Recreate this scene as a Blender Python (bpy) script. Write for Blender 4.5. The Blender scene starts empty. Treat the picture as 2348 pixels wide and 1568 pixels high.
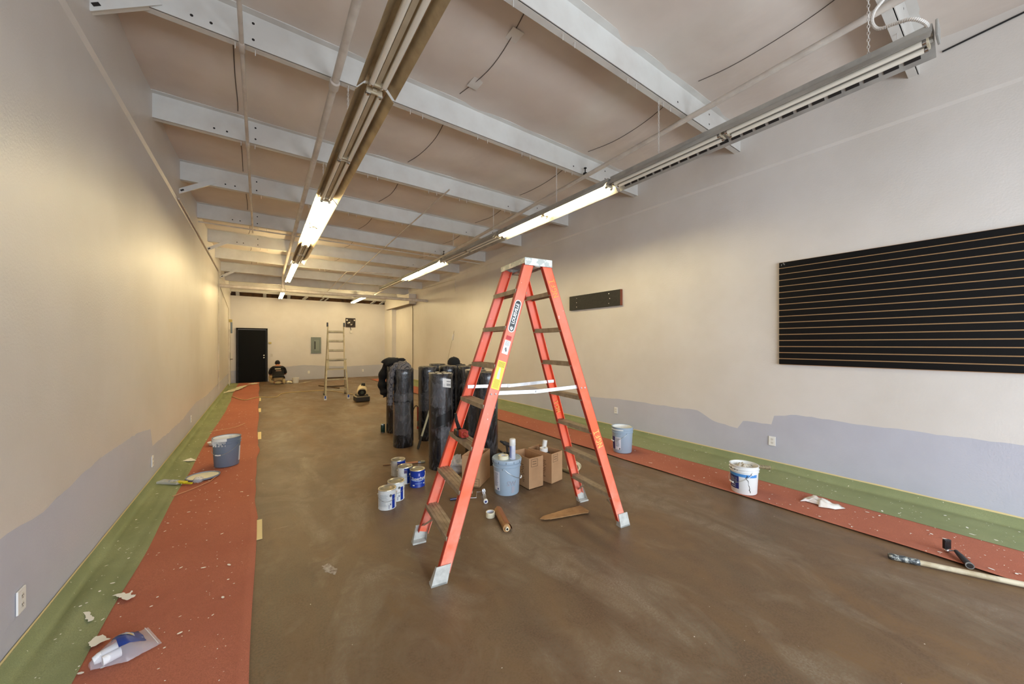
import bpy, math, random
from mathutils import Vector, Matrix, noise
R_ = math.radians
random.seed(7)
scene = bpy.context.scene
COL = scene.collection

# ------------------------------------------------------------------ camera
FPX, CX, HY, CH = 820.0, 1174.0, 789.0, 1.6
YAW = math.atan2(1174 - 597, 820)
SN, CS = math.sin(YAW), math.cos(YAW)
cam_d = bpy.data.cameras.new('camera'); cam = bpy.data.objects.new('camera', cam_d); COL.objects.link(cam)
cam_d.sensor_width = 36; cam_d.lens = FPX / 2348 * 36; cam_d.shift_y = 5 / 2348
cam_d.clip_start = .05; cam_d.clip_end = 100
cam.location = (0, 0, CH); cam.rotation_euler = (R_(90), 0, -YAW)
scene.camera = cam

def ray(px, py):
    x = (px - CX) / FPX; z = -(py - HY) / FPX
    return Vector((SN + x * CS, CS - x * SN, z))
def fl(px, py, z=0.0):
    r = ray(px, py); t = (z - CH) / r.z
    return Vector((r.x * t, r.y * t, z))
def onX(px, py, X):
    r = ray(px, py); t = X / r.x
    return Vector((X, r.y * t, CH + r.z * t))
def onY(px, py, Y):
    r = ray(px, py); t = Y / r.y
    return Vector((r.x * t, Y, CH + r.z * t))
def base(px, py, r=0.0):
    """ground point of a round thing whose nearest foot point is seen there"""
    d = FPX * CH / (py - HY) + r; x = (px - CX) / FPX * d
    return Vector((d * SN + x * CS, d * CS - x * SN, 0))

# ------------------------------------------------------------------ materials
def lin(c):
    f = lambda v: v / 12.92 if v <= .04045 else ((v + .055) / 1.055) ** 2.4
    return tuple(f(v / 255.0) for v in c[:3]) + (1,)
def newmat(name):
    m = bpy.data.materials.new(name); m.use_nodes = True
    return m, m.node_tree.nodes, m.node_tree.links, m.node_tree.nodes['Principled BSDF']
def mix(N, L, fac, a, b):
    n = N.new('ShaderNodeMix'); n.data_type = 'RGBA'
    if isinstance(fac, (int, float)): n.inputs[0].default_value = fac
    else: L.new(fac, n.inputs[0])
    for k, v in ((6, a), (7, b)):
        if isinstance(v, tuple): n.inputs[k].default_value = v
        else: L.new(v, n.inputs[k])
    return n.outputs[2]
def noise_f(N, L, co, scale, lo, hi, detail=4, rough=.6, dist=0):
    n = N.new('ShaderNodeTexNoise'); n.inputs['Scale'].default_value = scale
    n.inputs['Detail'].default_value = detail; n.inputs['Roughness'].default_value = rough
    n.inputs['Distortion'].default_value = dist
    L.new(co, n.inputs['Vector'])
    r = N.new('ShaderNodeMapRange'); r.inputs[1].default_value = lo; r.inputs[2].default_value = hi
    L.new(n.outputs['Fac'], r.inputs[0])
    return r.outputs[0]
def coords(N, L, scale=(1, 1, 1), rot=(0, 0, 0)):
    t = N.new('ShaderNodeTexCoord'); m = N.new('ShaderNodeMapping')
    m.inputs['Scale'].default_value = scale; m.inputs['Rotation'].default_value = rot
    L.new(t.outputs['Object'], m.inputs['Vector'])
    return m.outputs['Vector']
def bump(N, L, B, h, strength, dist=.01):
    b = N.new('ShaderNodeBump'); b.inputs['Strength'].default_value = strength; b.inputs['Distance'].default_value = dist
    L.new(h, b.inputs['Height']); L.new(b.outputs[0], B.inputs['Normal'])
_mc = {}
def mat(name, col, rough=.6, metal=0.0, col2=None, vs=8.0, lo=.4, hi=.65, bs=0, bst=.2, coat=0, spec=None):
    if name in _mc: return _mc[name]
    m, N, L, B = newmat(name)
    B.inputs['Roughness'].default_value = rough; B.inputs['Metallic'].default_value = metal
    B.inputs['Base Color'].default_value = lin(col)
    if spec is not None: B.inputs['Specular IOR Level'].default_value = spec
    co = coords(N, L)
    if col2:
        L.new(mix(N, L, noise_f(N, L, co, vs, lo, hi), lin(col), lin(col2)), B.inputs['Base Color'])
    if bs: bump(N, L, B, noise_f(N, L, co, bs, .2, .8), bst)
    if coat: B.inputs['Coat Weight'].default_value = coat
    _mc[name] = m; return m
def emit(name, col, s):
    m, N, L, B = newmat(name)
    B.inputs['Base Color'].default_value = lin(col)
    B.inputs['Emission Color'].default_value = lin(col); B.inputs['Emission Strength'].default_value = s
    return m

WALLV = mat('wall_paint_white', (214, 209, 204), .38, bs=60, bst=.12, col2=(206, 200, 193), vs=.7)
WALLG = mat('wall_primer_grey', (187, 188, 199), .6, bs=60, bst=.15, col2=(180, 181, 192), vs=1.2)
WHITE = mat('white_paint', (216, 212, 206), .5, col2=(200, 194, 186), vs=3)
STEELW = mat('beam_white', (214, 213, 208), .45, col2=(200, 196, 190), vs=1.5)
CREAM = mat('cream_metal', (202, 190, 165), .35, .15, col2=(186, 172, 145), vs=4)
GOLDR = mat('reflector_metal', (178, 158, 124), .3, .55, col2=(150, 130, 100), vs=5)
GREYR = mat('reflector_grey', (170, 168, 162), .4, .3, col2=(150, 148, 143), vs=5)
TUBEOFF = mat('tube_off', (226, 220, 206), .25)
LIT = emit('tube_lit', (255, 236, 184), 52); LITF = emit('tube_lit_far', (255, 232, 176), 68)
BLACK = mat('black_plastic', (14, 14, 16), .4)
DARK = mat('dark_hole', (30, 24, 20), .8)
CHROME = mat('chrome', (205, 205, 208), .22, 1.0)
ALU = mat('aluminium', (205, 208, 206), .35, .8, col2=(170, 170, 168), vs=12)
ZINC = mat('spreader_zinc', (205, 208, 210), .4, .4, col2=(235, 235, 235), vs=20)
TREAD = mat('tread', (172, 156, 130), .55, .2, col2=(148, 134, 110), vs=14, bs=60)
WOODP = mat('pale_wood', (196, 184, 158), .6, col2=(168, 152, 122), vs=14)
TAPE = mat('masking_tape', (226, 206, 150), .7)
CREAMT = mat('tape_roll', (234, 226, 196), .6)
PLW = mat('white_plastic', (232, 232, 228), .4)
KRAFT = mat('kraft', (170, 128, 82), .75, col2=(150, 110, 68), vs=12)
BEAMWOOD = mat('raw_wood', (96, 62, 30), .8, col2=(60, 38, 18), vs=6)

def ladder_orange():
    m, N, L, B = newmat('ladder_orange')
    co = coords(N, L)
    a = mix(N, L, noise_f(N, L, co, 3, .4, .62), lin((250, 102, 60)), lin((242, 122, 94)))
    c = mix(N, L, noise_f(N, L, co, 34, .68, .72, 6), a, lin((240, 215, 205)))
    sp = N.new('ShaderNodeSeparateXYZ'); L.new(co, sp.inputs[0]); mr = N.new('ShaderNodeMapRange'); mr.inputs[1].default_value = .62; mr.inputs[2].default_value = .1; L.new(sp.outputs['Z'], mr.inputs[0])
    mu = N.new('ShaderNodeMath'); mu.operation = 'MULTIPLY'; L.new(mr.outputs[0], mu.inputs[0]); L.new(noise_f(N, L, co, 7, .3, .7, 5), mu.inputs[1])
    c = mix(N, L, mu.outputs[0], c, lin((244, 176, 158)))
    L.new(c, B.inputs['Base Color']); B.inputs['Roughness'].default_value = .42
    return m
ORANGE = ladder_orange()
REDIN = mat('ladder_edge', (186, 56, 30), .5)

def floor_mat():
    m, N, L, B = newmat('stained_concrete')
    co = coords(N, L); cs = coords(N, L, (1.0, .45, 1), (0, 0, R_(38)))
    a = mix(N, L, noise_f(N, L, cs, .9, .38, .64, 7, .62, .8), lin((86, 76, 59)), lin((122, 91, 53)))
    b = mix(N, L, noise_f(N, L, cs, 1.7, .48, .66, 7, .65, 1.2), a, lin((138, 128, 108)))
    c = mix(N, L, noise_f(N, L, co, 4.5, .45, .72, 8, .7, .8), b, lin((86, 66, 46)))
    g = mix(N, L, noise_f(N, L, co, 90, .3, .7, 3), c, lin((112, 88, 66)))
    sc = coords(N, L, (1, 14, 1), (0, 0, R_(55)))
    s1 = mix(N, L, noise_f(N, L, sc, 3.2, .70, .74, 5, .7, 1.5), g, lin((176, 164, 146)))
    sp = mix(N, L, noise_f(N, L, co, 26, .76, .78, 2), s1, lin((214, 208, 198)))
    L.new(sp, B.inputs['Base Color'])
    r = noise_f(N, L, cs, 3, .2, .8, 5)
    rr = N.new('ShaderNodeMapRange'); rr.inputs[3].default_value = .36; rr.inputs[4].default_value = .58
    L.new(r, rr.inputs[0]); L.new(rr.outputs[0], B.inputs['Roughness'])
    bump(N, L, B, noise_f(N, L, co, 45, .2, .8, 6, .7), .12, .004)
    B.inputs['Specular IOR Level'].default_value = .4
    return m
def paper_mat(name, c1, c2, sp=.72):
    m, N, L, B = newmat(name)
    co = coords(N, L)
    a = mix(N, L, noise_f(N, L, co, 1.3, .4, .6), lin(c1), lin(c2))
    f = mix(N, L, noise_f(N, L, co, 220, .35, .65, 2), a, lin(tuple(v * .86 for v in c1)))
    st = coords(N, L, (1, 1.8, 1), (0, 0, .4))
    s = mix(N, L, noise_f(N, L, st, 30, sp, sp + .015, 1), f, lin((236, 230, 214)))
    L.new(s, B.inputs['Base Color']); B.inputs['Roughness'].default_value = .8
    B.inputs['Specular IOR Level'].default_value = .2
    bump(N, L, B, noise_f(N, L, co, 5, .3, .7, 3), .15, .02)
    return m
FLOOR = floor_mat()
REDP = paper_mat('red_rosin_paper', (184, 112, 88), (174, 102, 80), .775)
GREENP = paper_mat('green_paper', (152, 158, 116), (132, 140, 98), .77)
SPLAT = mat('paint_splat', (238, 234, 222), .5)

def ceil_mat():
    m, N, L, B = newmat('ceiling_blanket')
    co = coords(N, L)
    a = mix(N, L, noise_f(N, L, co, .8, .4, .62), lin((218, 208, 198)), lin((208, 196, 186)))
    L.new(a, B.inputs['Base Color']); B.inputs['Roughness'].default_value = .6
    st = coords(N, L, (1.5, .8, 1))
    bump(N, L, B, noise_f(N, L, st, 2.2, .3, .7, 3), .14, .03)
    return m
CEIL = ceil_mat()
def wrap_mat():
    m, N, L, B = newmat('black_shrink_wrap')
    co = coords(N, L, (1, 1, .35))
    a = mix(N, L, noise_f(N, L, co, 9, .46, .75, 6, .7, 2), lin((18, 18, 20)), lin((92, 92, 96)))
    L.new(a, B.inputs['Base Color']); B.inputs['Roughness'].default_value = .2
    B.inputs['Coat Weight'].default_value = .6; B.inputs['Coat Roughness'].default_value = .1
    bump(N, L, B, noise_f(N, L, co, 22, .3, .7, 5, .6, 2), .2, .01)
    return m
WRAP = wrap_mat()
SEAM = mat('seam_line', (96, 84, 76), .8)
def clear_mat(name, tint=(235, 235, 240), alpha=.35):
    m, N, L, B = newmat(name)
    B.inputs['Base Color'].default_value = lin(tint); B.inputs['Roughness'].default_value = .15
    B.inputs['Alpha'].default_value = alpha
    return m
CLEAR = clear_mat('clear_plastic'); CLEAR2 = clear_mat('milky_plastic', (240, 240, 240), .7)

# ------------------------------------------------------------------ mesh builder
class MB:
    def __init__(s): s.v = []; s.f = []; s.m = []
    def add(s, vs, fs, mi=0, M=None):
        o = len(s.v)
        s.v += [tuple(M @ Vector(p)) if M else tuple(p) for p in vs]
        s.f += [tuple(i + o for i in f) for f in fs]; s.m += [mi] * len(fs)
        return s
    def box(s, c, d, mi=0, M=None, taper=1.0):
        x, y, z = d[0] / 2, d[1] / 2, d[2] / 2; t = taper
        vs = [(-x, -y, -z), (x, -y, -z), (x, y, -z), (-x, y, -z), (-x*t, -y*t, z), (x*t, -y*t, z), (x*t, y*t, z), (-x*t, y*t, z)]
        vs = [(a + c[0], b + c[1], e + c[2]) for a, b, e in vs]
        return s.add(vs, [(0, 3, 2, 1), (4, 5, 6, 7), (0, 1, 5, 4), (1, 2, 6, 5), (2, 3, 7, 6), (3, 0, 4, 7)], mi, M)
    def beam(s, p0, p1, w, h, up=(0, 0, 1), mi=0):
        p0, p1 = Vector(p0), Vector(p1); a = (p1 - p0); ln = a.length; a.normalize()
        u = Vector(up); sd = a.cross(u).normalized(); u = sd.cross(a).normalized()
        M = Matrix((( sd.x, a.x, u.x, 0), (sd.y, a.y, u.y, 0), (sd.z, a.z, u.z, 0), (0, 0, 0, 1)))
        M.translation = (p0 + p1) / 2
        return s.box((0, 0, 0), (w, ln, h), mi, M)
    def tube(s, pts, r, n=10, mi=0, caps=True, closed=False):
        pts = [Vector(p) for p in pts]; k = len(pts)
        rs = r if isinstance(r, (list, tuple)) else [r] * k
        o = len(s.v); prev = None
        for i, p in enumerate(pts):
            if closed: d = pts[(i + 1) % k] - pts[i - 1]
            else: d = (pts[min(i + 1, k - 1)] - pts[max(i - 1, 0)])
            d.normalize()
            if prev is None:
                u = d.orthogonal().normalized()
            else:
                u = (prev - d * prev.dot(d)).normalized()
            prev = u; w = d.cross(u)
            for j in range(n):
                a = 2 * math.pi * j / n
                s.v.append(tuple(p + (u * math.cos(a) + w * math.sin(a)) * rs[i]))
        for i in range(k if closed else k - 1):
            for j in range(n):
                a, b = o + i * n + j, o + i * n + (j + 1) % n
                i2 = (i + 1) % k
                c, d2 = o + i2 * n + (j + 1) % n, o + i2 * n + j
                s.f.append((a, b, c, d2)); s.m.append(mi)
        if caps and not closed:
            s.f.append(tuple(o + j for j in range(n))[::-1]); s.m.append(mi)
            s.f.append(tuple(o + (k - 1) * n + j for j in range(n))); s.m.append(mi)
        return s
    def lathe(s, prof, n=32, c=(0, 0, 0), M=None, mi=0, a0=0, a1=360, wob=0):
        full = (a1 - a0) >= 360; m = n if full else n + 1; vs = []
        for (r, z) in prof:
            for j in range(m):
                a = R_(a0 + (a1 - a0) * j / n)
                rr = r * (1 + (wob * noise.noise((math.cos(a) * 2, math.sin(a) * 2, z * 6)) if wob else 0))
                vs.append((c[0] + rr * math.cos(a), c[1] + rr * math.sin(a), c[2] + z))
        fs = []
        for i in range(len(prof) - 1):
            for j in range(n):
                fs.append((i * m + j, i * m + (j + 1) % m, (i + 1) * m + (j + 1) % m, (i + 1) * m + j))
        return s.add(vs, fs, mi, M)
    def disc(s, c, r, n=24, mi=0, M=None, up=True):
        vs = [(c[0] + r * math.cos(2 * math.pi * j / n), c[1] + r * math.sin(2 * math.pi * j / n), c[2]) for j in range(n)]
        return s.add(vs, [tuple(range(n)) if up else tuple(range(n))[::-1]], mi, M)
    def prism(s, pts, z0, z1, mi=0, M=None):
        n = len(pts)
        vs = [(x, y, z0) for x, y in pts] + [(x, y, z1) for x, y in pts]
        fs = [tuple(range(n))[::-1], tuple(range(n, 2 * n))] + [(i, (i + 1) % n, n + (i + 1) % n, n + i) for i in range(n)]
        return s.add(vs, fs, mi, M)
    def ball(s, c, r, n=14, mi=0, sc=(1, 1, 1), wob=0, M=None):
        vs = []; m = n // 2 + 1
        for i in range(m):
            t = math.pi * i / (m - 1)
            for j in range(n):
                a = 2 * math.pi * j / n
                p = Vector((math.sin(t) * math.cos(a), math.sin(t) * math.sin(a), math.cos(t)))
                k = 1 + (wob * noise.noise(p * 2.3 + Vector(c) * 9) if wob else 0)
                vs.append((c[0] + p.x * r * sc[0] * k, c[1] + p.y * r * sc[1] * k, c[2] + p.z * r * sc[2] * k))
        fs = [(i * n + j, (i + 1) * n + j, (i + 1) * n + (j + 1) % n, i * n + (j + 1) % n) for i in range(m - 1) for j in range(n)]
        return s.add(vs, fs, mi, M)

def tag(o, label=None, cat=None, group=None, kind=None):
    if label: o['label'] = label
    if cat: o['category'] = cat
    if group: o['group'] = group
    if kind: o['kind'] = kind
    return o
def obj(name, mb, mats, parent=None, smooth=False, bevel=0, world=True, sub=0, solid=0):
    """mesh object; geometry of mb is in world space (world=True) or in the parent's own space"""
    me = bpy.data.meshes.new(name); me.from_pydata(mb.v, [], mb.f); 
    if not isinstance(mats, (list, tuple)): mats = [mats]
    for m in mats: me.materials.append(m)
    for p, k in zip(me.polygons, mb.m): p.material_index = k
    me.update(); me.validate()
    if smooth:
        for p in me.polygons: p.use_smooth = True
        if smooth != 'all': me.set_sharp_from_angle(angle=R_(40))
    o = bpy.data.objects.new(name, me); COL.objects.link(o)
    if parent is not None:
        if world: me.transform(base_mat(parent).inverted())
        o.parent = parent
    if solid:
        md = o.modifiers.new('s', 'SOLIDIFY'); md.thickness = solid; md.offset = 0
    if bevel:
        md = o.modifiers.new('b', 'BEVEL'); md.width = bevel; md.segments = 2; md.limit_method = 'ANGLE'
    if sub:
        md = o.modifiers.new('u', 'SUBSURF'); md.levels = sub; md.render_levels = sub
    return o
def base_mat(o):
    M = Matrix.Translation(o.location) @ Matrix.Rotation(o.rotation_euler.z, 4, 'Z')
    return (base_mat(o.parent) @ M) if o.parent else M
def thing(name, label, cat, loc=(0, 0, 0), rz=0, group=None):
    o = bpy.data.objects.new(name, None); COL.objects.link(o); o.empty_display_size = .1
    o.location = loc; o.rotation_euler = (0, 0, rz)
    return tag(o, label, cat, group)
def struct(name, mb, m, smooth=False, label=None):
    o = obj(name, mb, m, smooth=smooth); o['kind'] = 'structure'
    if label: o['label'] = label
    return o
def copy_tree(o, parent=None):
    c = o.copy(); COL.objects.link(c); c.parent = parent
    for ch in list(o.children): copy_tree(ch, c)
    return c
def text_mb(body, size, ext=.0005, bold=0, spacing=1.0):
    """flat lettering in the xy plane, centred"""
    cu = bpy.data.curves.new('t', 'FONT'); cu.body = body; cu.size = size; cu.extrude = ext
    cu.align_x = 'CENTER'; cu.align_y = 'CENTER'; cu.offset = bold; cu.space_character = spacing
    cu.resolution_u = 4
    to = bpy.data.objects.new('t', cu); COL.objects.link(to)
    dg = bpy.context.evaluated_depsgraph_get(); dg.update()
    me = bpy.data.meshes.new_from_object(to.evaluated_get(dg))
    mb = MB(); mb.add([tuple(v.co) for v in me.vertices], [tuple(p.vertices) for p in me.polygons])
    bpy.data.objects.remove(to); bpy.data.meshes.remove(me); bpy.data.curves.remove(cu)
    return mb
def xf(mb, M):
    mb.v = [tuple(M @ Vector(p)) for p in mb.v]; return mb
def frame(o, x, y):
    """matrix with origin o, x and y axes given"""
    o, x, y = Vector(o), Vector(x).normalized(), Vector(y); z = x.cross(y).normalized(); y = z.cross(x)
    return Matrix(((x.x, y.x, z.x, o.x), (x.y, y.y, z.y, o.y), (x.z, y.z, z.z, o.z), (0, 0, 0, 1)))
def wrap(mb, r, zc=0):
    """bend flat xy lettering around a vertical cylinder facing -y"""
    out = []
    for x, y, z in mb.v:
        a = x / r - math.pi / 2
        out.append(((r + z) * math.cos(a), (r + z) * math.sin(a), y + zc))
    mb.v = out; return mb

# ------------------------------------------------------------------ room
XL, XR, YB, YF = -1.0, 5.37, 18.6, -3.0
def zc(y): return 4.58 - .034 * y
def zb(y): return 4.30 - .034 * y          # bottom of the beams

mb = MB(); mb.box(((XL + XR) / 2, (YB + YF) / 2, -.05), (XR - XL + .4, YB - YF + .4, .1)); struct('floor', mb, FLOOR)

def border(pts, step=.05):
    out = []
    for (a, b), (c, d) in zip(pts[:-1], pts[1:]):
        n = max(1, int(abs(c - a) / step))
        for i in range(n):
            t = i / n; y = a + (c - a) * t
            out.append((y, b + (d - b) * t + .012 * noise.noise((y * 9, b, 0)) + .006 * noise.noise((y * 31, 3, 0))))
    out.append(pts[-1]); return out
def side_wall(name, X, sgn, pts, crease):
    m = MB(); b = border(pts)
    for (y0, z0), (y1, z1) in zip(b[:-1], b[1:]):
        def q(a, c, d, e, mi):
            f = (0, 1, 2, 3) if sgn > 0 else (3, 2, 1, 0)
            m.add([(X, y0, a), (X, y1, c), (X, y1, d), (X, y0, e)], [f], mi)
        q(0, 0, z1, z0, 1); q(z0, z1, crease, crease, 0)
    # upper wall set back a little above the crease
    y0, y1 = b[0][0], b[-1][0]; s = sgn * .022
    f = (0, 1, 2, 3) if sgn > 0 else (3, 2, 1, 0)
    m.add([(X, y0, crease), (X, y1, crease), (X + s, y1, crease + .028), (X + s, y0, crease + .028)], [f], 0)
    m.add([(X + s, y0, crease + .028), (X + s, y1, crease + .028), (X + s, y1, 4.9), (X + s, y0, 4.9)], [f], 0)
    m.box((X - sgn * .1, (y0 + y1) / 2, 2.45), (.14, y1 - y0, 4.9))
    return struct(name, m, [WALLV, WALLG])
side_wall('wall_left', XL, 1, [(YF, .70), (2.5, .70), (2.87, .68), (3.17, .66), (3.6, .70), (4.04, .73), (5.0, .72), (5.57, .66), (5.66, .45), (6.6, .42), (7.63, .42), (9, .50), (10.5, .44), (YB, .5)], 3.68)
side_wall('wall_right', XR, -1, [(YF, .73), (0, .73), (.98, .72), (1.58, .73), (1.81, .69), (1.84, .57), (2.17, .56), (2.24, .44), (2.56, .49), (2.79, .61), (3.4, .60), (4.12, .60), (4.85, .56), (7, .56), (11, .5), (YB, .55)], 3.87)
# back wall, grey lower part, pilaster in the right corner
m = MB()
bb = border([(XL, .5), (.8, .6), (1.66, .66), (2.6, .58), (3.49, .54), (5.13, .58), (XR, .58)])
for (x0, z0), (x1, z1) in zip(bb[:-1], bb[1:]):
    m.add([(x0, YB, 0), (x1, YB, 0), (x1, YB, z1), (x0, YB, z0)], [(0, 1, 2, 3)], 1)
    m.add([(x0, YB, z0), (x1, YB, z1), (x1, YB, 3.6), (x0, YB, 3.6)], [(0, 1, 2, 3)], 0)
m.box(((XL + XR) / 2, YB + .11, 1.8), (XR - XL + .4, .2, 3.6))
m.box((5.32, 18.0, 1.95), (.3, 1.24, 3.9))
struct('wall_back', m, [WALLV, WALLG])
m = MB(); m.box(((XL + XR) / 2, YB - .12, 3.86), (XR - XL, .12, .22)); struct('trim_4', m, STEELW)
m = MB(); m.box(((XL + XR) / 2, YB + .3, 3.85), (XR - XL + .4, .2, .7))
struct('wall_gap_back', m, BEAMWOOD).name = 'trim_1'
# storefront wall behind the camera with a wide window opening
m = MB()
m.box(((XL + XR) / 2, YF - .1, 3.9), (XR - XL + .4, .2, 2.2)); m.box(((XL + XR) / 2, YF - .1, .15), (XR - XL + .4, .2, .3))
m.box((XL + .15, YF - .1, 1.6), (.5, .2, 2.8)); m.box((XR - .15, YF - .1, 1.6), (.5, .2, 2.8))
struct('wall_front', m, WHITE)
m = MB()
for x in (-.6, 1.1, 2.8, 4.9): m.box((x, YF - .1, 1.55), (.07, .1, 2.5))
m.box((2.15, YF - .1, 2.78), (5.6, .1, .07)); m.box((2.15, YF - .1, .33), (5.6, .1, .07))
struct('window_1', m, ALU)

# ceiling blanket sagging between the beams
BY = [-2.8, -1.08, .58, 2.2, 3.82, 5.53, 7.2, 8.95, 10.62, 12.2, 13.93, 15.55, 17.2]
def ceil_z(x, y):
    z = zc(y)
    for a, b in zip(BY[:-1], BY[1:]):
        if a <= y <= b:
            t = (y - a) / (b - a)
            return z - .075 * math.sin(math.pi * t) * (1 + .25 * noise.noise((x * 1.1, y * .8, 0))) - .012 * noise.noise((x * 3, y * 2, 4))
    return z
m = MB(); nx, ny = 80, 300
for j in range(ny + 1):
    for i in range(nx + 1):
        x = XL - .1 + (XR - XL + .2) * i / nx; y = YF + (YB + .3 - YF) * j / ny
        m.v.append((x, y, ceil_z(x, y)))
for j in range(ny):
    for i in range(nx):
        a = j * (nx + 1) + i; m.f.append((a, a + nx + 1, a + nx + 2, a + 1)); m.m.append(0)
cl = struct('ceiling', m, CEIL, smooth='all')
m = MB()
for X, cur in ((1.85, .06), (3.93, .05), (-.22, .02)):
    for a, b in zip(BY[:-1], BY[1:]):
        pts = []
        for k in range(15):
            y = a + .03 + (b - a - .2) * k / 14
            x = X + cur * math.sin(math.pi * k / 14) + .03 * noise.noise((y, X, 0))
            pts.append((x, y, ceil_z(x, y) - .002))
        m.tube(pts, .0045, 5)
sm = obj('seam', m, SEAM, cl)
m = MB()
for (px, py) in ((1178, 75), (1090, 180)):
    p = Vector(fl(px, py, 4.46)); m.box((p.x, p.y, ceil_z(p.x, p.y) - .005), (.12, .16, .004))
obj('tape_patch', m, WHITE, cl)

# ------------------------------------------------------------------ ceiling beams
names = ['first', 'second', 'third', 'fourth', 'fifth', 'sixth', 'seventh', 'eighth', 'ninth', 'tenth', 'eleventh', 'twelfth', 'thirteenth']
beam_lab = {
 2: 'white steel ceiling beam at the top right corner where the cable loops',
 3: 'white steel ceiling beam crossing at top centre, nearest one seen running to the right wall',
 4: 'white steel ceiling beam with the large brace at its top left end',
 5: 'white steel ceiling beam just behind the one with the large near brace',
 6: 'white steel ceiling beam with a short brace over the left wall, third from top left',
 7: 'white steel ceiling beam with a thin conduit running along its far side',
 8: 'white steel ceiling beam just beyond the cross conduit, with the small middle brace',
 9: 'white steel ceiling beam between the small middle brace and the farthest brace',
 10: 'white steel ceiling beam carrying the farthest small brace on the left',
 11: 'white steel ceiling beam just beyond the thick cross pipe',
 12: 'white steel ceiling beam closest to the back wall'}
for k, y in enumerate(BY):
    if k < 2: continue
    z = zb(y); h = zc(y) - z
    t = thing('ceiling_beam', beam_lab[k], 'beam', (XL, y, z), 0, 'white steel beams under the ceiling')
    m = MB(); xa, xb = XL + (.0 if k > 3 else 0), XR - .01; ln = xb - xa; xm = (xa + xb) / 2
    m.box((xm, y, z + h / 2), (ln, .012, h))
    obj('web', m, STEELW, t)
    m = MB(); m.box((xm, y + .035, z + .004), (ln, .07, .008)); m.box((xm, y + .068, z + .012), (ln, .006, .022))
    obj('bottom_flange', m, STEELW, t)
    m = MB(); m.box((xm, y - .035, z + h - .006), (ln, .07, .01))
    obj('top_flange', m, STEELW, t)
    if k < 9:
        for (dx, dz) in ((.55, .06), (.67, .06), (.95, .06), (.95, .2), (1.62, .06), (4.8, .07), (5.5, .19), (5.5, .07)):
            Mx = Matrix.Translation((XL + dx, y - .0065, z + dz)) @ Matrix.Rotation(R_(90), 4, 'X')
            m = MB(); m.disc((0, 0, 0), .011, 10, M=Mx); obj('bolt_hole', m, DARK, t)
    if k in (4, 6, 8, 10):   # diagonal brace to the wall
        m = MB(); w = .068
        p0 = Vector((XL + .005, y - .07, z - .21)); p1 = Vector((XL + (.36 if k == 4 else .42), y - .018, z + .07))
        m.beam(p0, p1, .006, w, up=(-.3, 0, 1)); m.beam(p0 + Vector((0, .03, -w/2 + .01)), p1 + Vector((0, .03, -w/2 + .01)), .06, .006, up=(-.3, 0, 1))
        b = obj('brace', m, STEELW, t)
        m = MB(); d = (p1 - p0).normalized(); c = p0 + d * .06
        m.beam(c - d * .022 + Vector((0, -.006, 0)), c + d * .022 + Vector((0, -.006, 0)), .004, .022, up=(-.3, 0, 1))
        obj('slot', m, DARK, b)
    for i in range(7):      # small wire clips hanging below
        x = XL + .9 + i * .75 + .1 * math.sin(i * 3 + k)
        for q in (0, .14):
            m = MB(); m.tube([(x + q, y + .03, z + .01), (x + q, y + .03, z - .05)], .0035, 5); obj('wire_clip', m, WHITE, t)

# ------------------------------------------------------------------ pipes and conduits
def pipe(name, pts, r, material, label, cat='pipe', group=None, couplings=(), n=10):
    t = thing(name, label, cat, pts[0], 0, group)
    m = MB(); m.tube(pts, r, n); obj('tube', m, material, t, smooth=True)
    for c, ax in couplings:
        m = MB(); c = Vector(c); a = Vector(ax).normalized() * .06
        m.tube([c - a, c - a * .8, c + a * .8, c + a], [r, r * 1.35, r * 1.35, r], 12)
        obj('coupling', m, material, t, smooth=True)
    return t
PW = mat('pipe_paint', (208, 200, 190), .45, col2=(190, 180, 170), vs=5)
sl = (0, 1, -.034)
pipe('conduit', [(-.13, YF + .1, zb(YF) - .02), (-.13, 9.35, zb(9.35) - .02)], .017, PW, 'thin straight painted conduit running under the beams, leftmost on the ceiling',
     couplings=[((-.13, y + .03, zb(y) - .02), sl) for y in (3.82, 5.53, 7.2)])
def zp(y): return 4.24 - .034 * y
pipe('sprinkler_pipe', [(.585, YF + .1, zp(YF)), (.585, 13.2, zp(13.2)), (.585, 13.33, zp(13.3) - .08), (.585, 13.35, 3.36)], .033, PW,
     'painted sprinkler pipe running lengthwise just left of the left light row',
     couplings=[((.585, y, zp(y)), sl) for y in (3.82, 8.9)] + [((.585, 13.35, 3.5), (0, 0, 1))], n=14)
t = pipe('sprinkler_pipe', [(3.98, YF + .1, zp(YF)), (3.98, 15.8, zp(15.8))], .03, PW,
     'painted sprinkler pipe running lengthwise above the right light row', n=14)
for y in (3.75, 8.8, 12.4):
    m = MB(); m.tube([(3.98, y, zp(y) + .02), (3.98, y, zp(y) + .05)], .03, 12); m.tube([(3.98, y, zp(y) + .05), (3.98, y, zp(y) + .12)], .008, 8)
    m.tube([(3.98, y, zp(y) + .12), (3.98, y, zp(y) + .128)], .022, 12)
    obj('sprinkler_head', m, DARK, t, smooth=True)
pipe('cross_main_pipe', [(XL, 13.38, 3.3), (XR, 13.42, 3.3)], .055, PW, 'thick painted main pipe crossing the room in front of the back wall',
     couplings=[((.585, 13.38, 3.3), (1, 0, 0)), ((4.9, 13.42, 3.3), (1, 0, 0))], n=16)
pipe('conduit', [(XL + .02, 9.12, zb(9.1) - .03), (XR - .1, 9.12, zb(9.1) - .03)], .014, PW, 'thin conduit crossing the room side to side under the beams')
pipe('conduit', [(2.5, 5.3, zb(5.3) - .02), (2.5, 15.5, zb(15.5) - .02)], .012, PW, 'thin conduit running lengthwise between the two light rows')
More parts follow.
